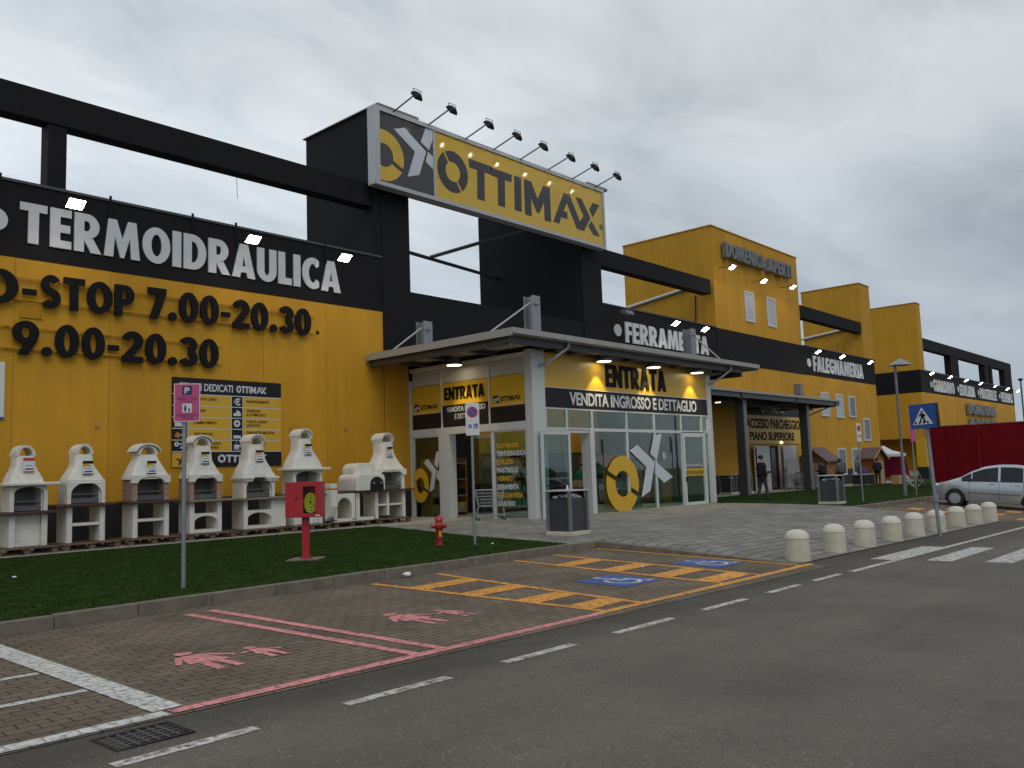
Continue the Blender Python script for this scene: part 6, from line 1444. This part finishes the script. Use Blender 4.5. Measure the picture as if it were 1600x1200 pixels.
# ------------------------------------------------------------------ people
def skin(name, verts, edges, radii, mat, parent, root=0, sub=1):
    bm = bmesh.new(); lay = bm.verts.layers.skin.verify()
    vs = []
    for p, r in zip(verts, radii):
        v = bm.verts.new(p); v[lay].radius = (r, r) if not isinstance(r, tuple) else r; vs.append(v)
    vs[root][lay].use_root = True
    for a, b in edges: bm.edges.new((vs[a], vs[b]))
    me = bpy.data.meshes.new(name); bm.to_mesh(me); bm.free(); me.materials.append(mat)
    o = link(name, me, parent)
    s = o.modifiers.new('skin', 'SKIN'); s.use_smooth_shade = True
    d = o.modifiers.new('sub', 'SUBSURF'); d.levels = sub; d.render_levels = sub
    return o
def person(label, x, y, z, rz, h, top_m, leg_m, arms, legs, hat=None, lean=0.0, bulk=1.0, hair=hair_m):
    """local: faces -Y; arms/legs = ((joint, joint, end) left, right) in units of height 1.75"""
    o = thing('person', label, 'person', (x, y, z), None, rz)
    s = h/1.75; P = lambda p: (p[0]*s, (p[1]-lean*max(p[2]-.95, 0))*s, p[2]*s)
    (le, lw, lh), (re, rw, rh_) = arms; (lk, la), (rk, ra) = legs
    V = [(0, .01, .95), (0, .015, 1.12), (0, .02, 1.32), (0, .01, 1.46), (0, -.005, 1.52), (0, -.015, 1.585), (0, -.012, 1.655), (0, .0, 1.715),
         (-.17, .02, 1.41), le, lw, lh, (.17, .02, 1.41), re, rw, rh_, (-.09, .01, .90), lk, la, (la[0], la[1]-.15, .035), (.09, .01, .90), rk, ra, (ra[0], ra[1]-.15, .035), (0, -.112, 1.615)]
    Rr = [.12, .115, .13, .06, .052, .078, .088, .062, .055, .042, .03, .032, .055, .042, .03, .032, .078, .055, .042, .035, .078, .055, .042, .035, .014]
    E = [(0,1),(1,2),(2,3),(3,4),(4,5),(5,6),(6,7),(2,8),(8,9),(9,10),(10,11),(2,12),(12,13),(13,14),(14,15),(0,16),(16,17),(17,18),(18,19),(0,20),(20,21),(21,22),(22,23),(5,24)]
    # fingers and thumb of both hands
    for base, wr in ((11, 10), (15, 14)):
        d = (Vector(V[base])-Vector(V[wr])); d = d.normalized() if d.length > 0 else Vector((0, 0, -1))
        sd = Vector((0, 1, 0)) if abs(d.y) < .7 else Vector((0, 0, 1)); sd = (sd-d*sd.dot(d)).normalized()
        for k, (q, ln) in enumerate(((-.03, .07), (-.01, .08), (.01, .078), (.03, .06))):
            V.append(tuple(Vector(V[base])+d*ln+sd*q)); Rr.append(.009); E.append((base, len(V)-1))
        V.append(tuple(Vector(V[base])-d*.005-sd*.05)); Rr.append(.011); E.append((base, len(V)-1))
    skin('body', [P(p) for p in V], E, [r*s for r in Rr], skin_m, o)
    J = [(0, .015, .86), (0, .015, 1.0), (0, .02, 1.16), (0, .025, 1.34), (0, .015, 1.47), (-.19, .02, 1.405), le, tuple(Vector(lw)*.92+Vector(le)*.08), (.19, .02, 1.405), re, tuple(Vector(rw)*.92+Vector(re)*.08)]
    Jr = [.155*bulk, .15*bulk, .15*bulk, .155*bulk, .075, .078, .062, .052, .078, .062, .052]
    skin('jacket', [P(p) for p in J], [(0,1),(1,2),(2,3),(3,4),(3,5),(5,6),(6,7),(3,8),(8,9),(9,10)], [r*s for r in Jr], top_m, o, 2)
    T = [(0, .01, .93), (-.095, .01, .86), lk, tuple(Vector(la)+Vector((0, 0, .01))), (.095, .01, .86), rk, tuple(Vector(ra)+Vector((0, 0, .01)))]
    skin('trousers', [P(p) for p in T], [(0,1),(1,2),(2,3),(0,4),(4,5),(5,6)], [r*s for r in (.13, .10, .074, .06, .10, .074, .06)], leg_m, o, 0)
    for a in (la, ra): MB().loft([rsec((a[0]-.05)*s, (a[0]+.05)*s, (a[1]-.20)*s, (a[1]+.07)*s, zz_*s, .04*s) for zz_ in (a[2]-.08, a[2]-.05, a[2]-.02)]+[rsec((a[0]-.04)*s, (a[0]+.04)*s, (a[1]-.05)*s, (a[1]+.06)*s, (a[2]+.03)*s, .03*s)]).build('shoe', cloth_black, o, world=False)
    L_ = lean*.65
    hy_ = lambda yv, zv: (yv-lean*(zv-.95))*s
    hm = MB().sphere((0, hy_(.02, 1.68), 1.685*s), .098*s, .11*s, .085*s, 14, 8)
    if hat is None: hm.sphere((0, hy_(.05, 1.62), 1.62*s), .092*s, .075*s, .085*s, 12, 8)
    hm.build('hair' if hat is None else 'hat', hair if hat is None else hat, o, world=False)
    if hat is not None: MB().lathe([(.101*s, 0), (.107*s, .01*s), (.107*s, .05*s), (.100*s, .06*s)], 0, hy_(.015, 1.65), 1.64*s, 16).build('hat_brim', hat, o, world=False)
    for sx in (-.033, .033): MB().sphere((sx*s, hy_(-.092, 1.635), 1.637*s), .011*s, .008*s, .008*s, 8, 6).build('eye', lamp_body, o, world=False)
    MB().box(-.025*s, .025*s, hy_(-.093, 1.56), hy_(-.085, 1.56), 1.556*s, 1.564*s).build('mouth', card_red, o, world=False)
    for sx in (-1, 1): MB().sphere((sx*.085*s, hy_(.0, 1.62), 1.62*s), .012*s, .025*s, .033*s, 8, 6).build('ear', skin_m, o, world=False)
    return o
LEG = (((-.10, -.01, .5), (-.10, .03, .09)), ((.10, -.01, .5), (.10, .03, .09)))
LEGW = (((-.10, -.10, .5), (-.10, -.12, .09)), ((.10, .06, .5), (.10, .20, .09)))
hang = lambda sx: ((sx*.26, .05, 1.13), (sx*.27, -.02, .88), (sx*.27, -.04, .80))
fore = lambda sx: ((sx*.25, .04, 1.15), (sx*.22, -.22, 1.10), (sx*.20, -.30, 1.11))
low_ = lambda sx: ((sx*.27, .06, 1.14), (sx*.16, -.20, 1.02), (sx*.09, -.27, 1.01))
person('man in a black jacket and dark cap standing before the side doors under the canopy', 34.9, 16.95, gz(34.9, 16.95), R(62), 1.93, cloth_black, cloth_grey, (hang(-1), fore(1)), LEGW, hat=cloth_black, bulk=1.25)
person('person in a green jacket seen through the open entrance door, bending over boxes', 25.75, 19.7, 0.0, R(-60), 1.76, cloth_green, cloth_green, (fore(-1), fore(1)), LEG, lean=.18)
person('person in black seen from behind in front of the left wooden hut', 47.6, 19.5, gz(47.6, 19.5), R(165), 1.74, cloth_black, cloth_black, (hang(-1), fore(1)), LEG, bulk=1.25)
person('person in a grey-green jacket beside the one in black before the left hut', 48.6, 18.9, gz(48.6, 18.9), R(150), 1.76, cloth_olive, cloth_black, (low_(-1), hang(1)), LEG, bulk=1.25)
person('person in a navy jacket with folded arms by the right wooden hut', 58.0, 20.05, gz(58, 20), R(85), 1.8, cloth_navy, cloth_black, (low_(-1), low_(1)), LEG, bulk=1.25)
cb_ = thing('cardboard_box', 'yellow-brown box held by the person in the green jacket at the door', 'box', (25.4, 19.6, 1.0))
MB().box(-.2, .2, -.15, .15, -.12, .12).box(-.2, .2, -.15, -.01, .1201, .125).box(-.2, .2, .01, .15, .1201, .125).build('box_body', cardboard, cb_, world=False)

# ------------------------------------------------------------------ parked car
def make_car(label, x, y, z, rz, tilt):
    o = thing('parked_car', label, 'car', (x, y, z), None, rz)
    o.rotation_euler = (tilt, 0, rz)
    Ln = 3.93; WB0, WB1 = .80, 3.31; wr = .335
    def interp(tab, t):
        for (a, b), (c, d) in zip(tab[:-1], tab[1:]):
            if t <= c: k = (t-a)/(c-a); return b+(d-b)*k
        return tab[-1][1]
    def sm(tab, t, w=.10): return sum(interp(tab, min(max(t+dx, 0), Ln)) for dx in (-w, -w/2, 0, w/2, w))/5
    top = [(0, .60), (.05, .72), (.25, .84), (.60, .965), (.95, 1.10), (1.35, 1.36), (1.75, 1.53), (2.2, 1.62), (2.7, 1.645), (3.2, 1.61), (3.55, 1.53), (3.78, 1.30), (3.90, .98), (3.93, .80)]
    belt = [(0, .58), (.25, .80), (.6, .90), (.95, .945), (2.0, .975), (3.3, 1.02), (3.8, 1.02), (3.93, .78)]
    half = [(0, .52), (.08, .66), (.3, .77), (.7, .83), (1.2, .85), (3.2, .85), (3.7, .80), (3.88, .70), (3.93, .62)]
    ts = sorted(set([round(v, 3) for v in lin(0, Ln, 80)]+[.02, .05, 3.91]))
    def sill(t):
        b = .22 if .3 < t < 3.6 else .24+.06*(max(.3-t, t-3.6)/.3)
        for c in (WB0, WB1):
            if abs(t-c) < wr: b = max(b, .31+math.sqrt(wr*wr-(t-c)**2))
        return b
    def ring(t):
        tp, bl, hw = sm(top, t, .06), sm(belt, t), sm(half, t, .05); bl = min(bl, tp-.035)
        gh = max(tp-bl, 0); ru = hw*(.98-.22*min(gh/.6, 1)) ; sb = sill(t)
        lowm = max(.42, sb+.02); mid = max(min(.70, bl-.06), lowm+.02)
        pts = [(hw*.93, sb), (hw*.985, min(lowm, bl-.08)), (hw, min(mid, bl-.04)), (hw*.975, bl), (ru+.01, tp-.045-.03*min(gh/.5, 1)), (ru*.86, tp-.012), (ru*.45, tp), (0, tp+.004)]
        return pts
    secs = []
    for t in ts:
        p = ring(t); secs.append([(-t+Ln/2, a, b_) for a, b_ in p]+[(-t+Ln/2, -a, b_) for a, b_ in reversed(p[:-1])])
    # front towards +x in local space
    MB().loft(secs, True, True).build('body', car_paint, o, world=False, ang=35)
    MB().box(-Ln/2+.2, Ln/2-.15, -.66, .66, .2, .42).build('floor_pan', car_trim, o, world=False)
    for c in (WB0, WB1):
        for sg in (-1, 1): MB().tube((Ln/2-c, sg*.55, .315), (Ln/2-c, sg*.76, .315), .33, n=24).build('wheel_arch', rubber, o, world=False)
    def side(t, k, sg, out):
        p = ring(t); a, b_ = p[3], p[4]
        return (-t+Ln/2, sg*(a[0]+(b_[0]-a[0])*k+out), a[1]+(b_[1]-a[1])*k)
    for sg in (-1, 1):
        for (t0, t1, kf) in ((1.02, 1.34, None), (1.38, 2.22, None), (2.30, 3.02, None), (3.08, 3.52, None)):
            g_ = MB(); n = 10
            for i in range(n):
                a, b_ = t0+(t1-t0)*i/n, t0+(t1-t0)*(i+1)/n
                q = [side(a, .03, sg, .006), side(b_, .03, sg, .006), side(b_, .97, sg, .006), side(a, .97, sg, .006)]
                g_.add(q, [(0, 1, 2, 3)], True)
            g_.build('side_window', car_glass, o, world=False, fix=False)
        sm_ = MB()
        for i in range(26):
            a, b_ = 1.0+2.6*i/26, 1.0+2.6*(i+1)/26; sm_.add([side(a, -.0, sg, .004), side(b_, 0, sg, .004), side(b_, .05, sg, .008), side(a, .05, sg, .008)], [(0, 1, 2, 3)])
        sm_.build('waist_trim', car_trim, o, world=False, fix=False)
        def low_side(t, kz, out=.004):
            p = ring(t); z_ = kz
            for (a0, b0), (a1, b1) in zip(p[:3], p[1:4]):
                if b0 <= z_ <= b1: k = (z_-b0)/max(b1-b0, 1e-6); return (-t+Ln/2, sg*(a0+(a1-a0)*k+out), z_)
            return (-t+Ln/2, sg*(p[2][0]+out), z_)
        seam = MB()
        for t in (1.28, 2.26, 3.03):
            for zz_ in lin(.30 if t < 3 else .72, .96, 6)[:-1]: seam.add([low_side(t-.006, zz_), low_side(t+.006, zz_), low_side(t+.006, zz_+.11), low_side(t-.006, zz_+.11)], [(0, 1, 2, 3)])
        seam.build('door_seam', car_trim, o, world=False, fix=False)
        mo = MB()
        for i in range(16):
            a, b_ = 1.22+1.72*i/16, 1.22+1.72*(i+1)/16; mo.add([low_side(a, .52, .005), low_side(b_, .52, .005), low_side(b_, .56, .012), low_side(a, .56, .012)], [(0, 1, 2, 3)])
        mo.build('rubbing_strip', steel_grey, o, world=False, fix=False)
        for t in (2.02, 2.85):
            p = low_side(t, .90); MB().box(p[0]-.09, p[0]+.09, p[1]-.01, p[1]+sg*.03, .885, .915).build('door_handle', car_paint, o, world=False, bevel=.006)
        p = side(1.33, .12, sg, 0)
        MB().sphere((p[0], p[1]+sg*.10, p[2]+.05), .06, .09, .06, 10, 8).build('wing_mirror', car_trim, o, world=False)
        MB().sphere((Ln/2-.16, sg*.60, .74), .15, .13, .085, 14, 8).build('headlight', headlamp, o, world=False)
        MB().sphere((-Ln/2+.08, sg*.66, 1.0), .06, .07, .22, 12, 8).build('tail_light', tail_red, o, world=False)
        for c in (WB0, WB1):
            ty = MB().lathe([(.20, -.09), (.29, -.09), (.31, -.06), (.31, .06), (.29, .09), (.20, .09)], n=28, caps=False).xf(Matrix.Translation((Ln/2-c, sg*.755, .31)) @ Matrix.Rotation(R(90), 4, 'X')).build('wheel', rubber, o, world=False)
            rm_ = MB().lathe([(.205, -.05), (.205, .05)], n=28).xf(Matrix.Translation((Ln/2-c, sg*.77, .31)) @ Matrix.Rotation(R(90), 4, 'X'))
            for k in range(7):
                a = 2*math.pi*k/7; rm_.bar((Ln/2-c+.03*math.cos(a), sg*.83, .31+.03*math.sin(a)), (Ln/2-c+.195*math.cos(a), sg*.825, .31+.195*math.sin(a)), .03, .045)
            rm_.tube((Ln/2-c, sg*.80, .31), (Ln/2-c, sg*.845, .31), .05, n=14).build('rim', chrome, ty, world=False)
    ws = MB(); n = 10
    for i in range(n):
        a, b_ = .98+.62*i/n, .98+.62*(i+1)/n; pa, pb = ring(a), ring(b_)
        for sg in (-1, 1):
            f_ = lambda p, t, j: (-t+Ln/2+.004, sg*p[j][0], p[j][1]+.006)
            for j in (5, 6): ws.add([f_(pa, a, j), f_(pb, b_, j), f_(pb, b_, j+1), f_(pa, a, j+1)], [(0, 1, 2, 3)], True)
    ws.build('windscreen', car_glass, o, world=False, fix=False)
    MB().box(Ln/2-.06, Ln/2-.005, -.3, .3, .40, .52).build('grille', car_trim, o, world=False)
    return o
zf, zrw = low(36.2, 9.75), low(36.2, 7.25)
make_car('silver estate car parked nose to the kerb at the right edge of the picture', 36.3, 8.42, (zf+zrw)/2+.0-.02, R(96), 0)
bpy.context.scene.objects['parked_car'].rotation_euler = (0, -math.atan2(zf-zrw, 2.51), R(96))

# red container behind the car
rc = thing('container', 'dark red ribbed container wall behind the silver car', 'container', (53.2, 12.2, -.6))
z0 = -.95; xa = 52.0; ya, yb_ = 9.3, 15.0
MB().box(xa+.06, xa+2.4, ya, yb_-.15, z0, 3.2).build('wall', red_cont, rc)
cm_ = MB(); zz_ = z0+.12
while zz_ < 3.1: cm_.box(xa+.01, xa+.058, ya+.1, yb_-.2, zz_, zz_+.06); zz_ += .125
cm_.build('rib', red_cont, rc)
MB().box(xa, xa+2.45, yb_-.15, yb_, z0, 3.27).box(xa, xa+.058, ya, yb_-.15, 3.2, 3.27).box(xa-.005, xa+.009, 12.4, 12.52, z0, 3.2).build('corner_frame', red_cont, rc)
MB().box(xa, xa+2.45, ya, yb_, 3.27, 3.30).build('roof_edge', tan_cloth, rc)

# ------------------------------------------------------------------ litter
for i, (xx, yy, s, lb_) in enumerate(((9.35, 10.83, .075, 'crumpled white paper lying against the kerb by the orange bay'), (13.25, 12.6, .03, 'small white scrap of paper in the grass beside the hydrant'), (5.25, 16.2, .035, 'thin white scrap of paper in the grass before the barbecues'), (12.55, 8.4, .03, 'tiny white scrap between the two blue wheelchair squares'), (16.6, 7.6, .04, 'small white scrap on the plaza slabs behind the first bollard'))):
    z = gz(xx, yy) if yy > 11 or xx > 15 else low(xx, yy)
    l_ = MB(); rr = random.Random(i); secs = []
    for k in range(6):
        q = math.sin(math.pi*(k+.4)/6.3); secs.append([(xx+s*q*rr.uniform(.7, 1.2)*math.cos(a), yy+s*q*rr.uniform(.7, 1.2)*math.sin(a), z+.012+s*1.0*k/5) for a in lin(0, 2*math.pi, 9)[:-1]])
    tag(l_.loft(secs, smooth=False).build('litter', paper_white), lb_, 'litter')
# far ground cover seen only in reflections and beyond the road
tl_m = plain('far_trees', (.035, .05, .03), .9, var=.4, scale=.15)
rng = random.Random(11); ft = MB()
for k in range(90):
    a = -160+k*4+rng.uniform(-1, 1); ft.sphere((a, -110+rng.uniform(-8, 8), 0+rng.uniform(0, 1)), rng.uniform(3, 5), rng.uniform(2, 4), rng.uniform(1.5, 3.2), 9, 6)
tag(ft.build('tree_belt', tl_m), 'far dark belt of trees across the road', 'trees', kind='stuff')
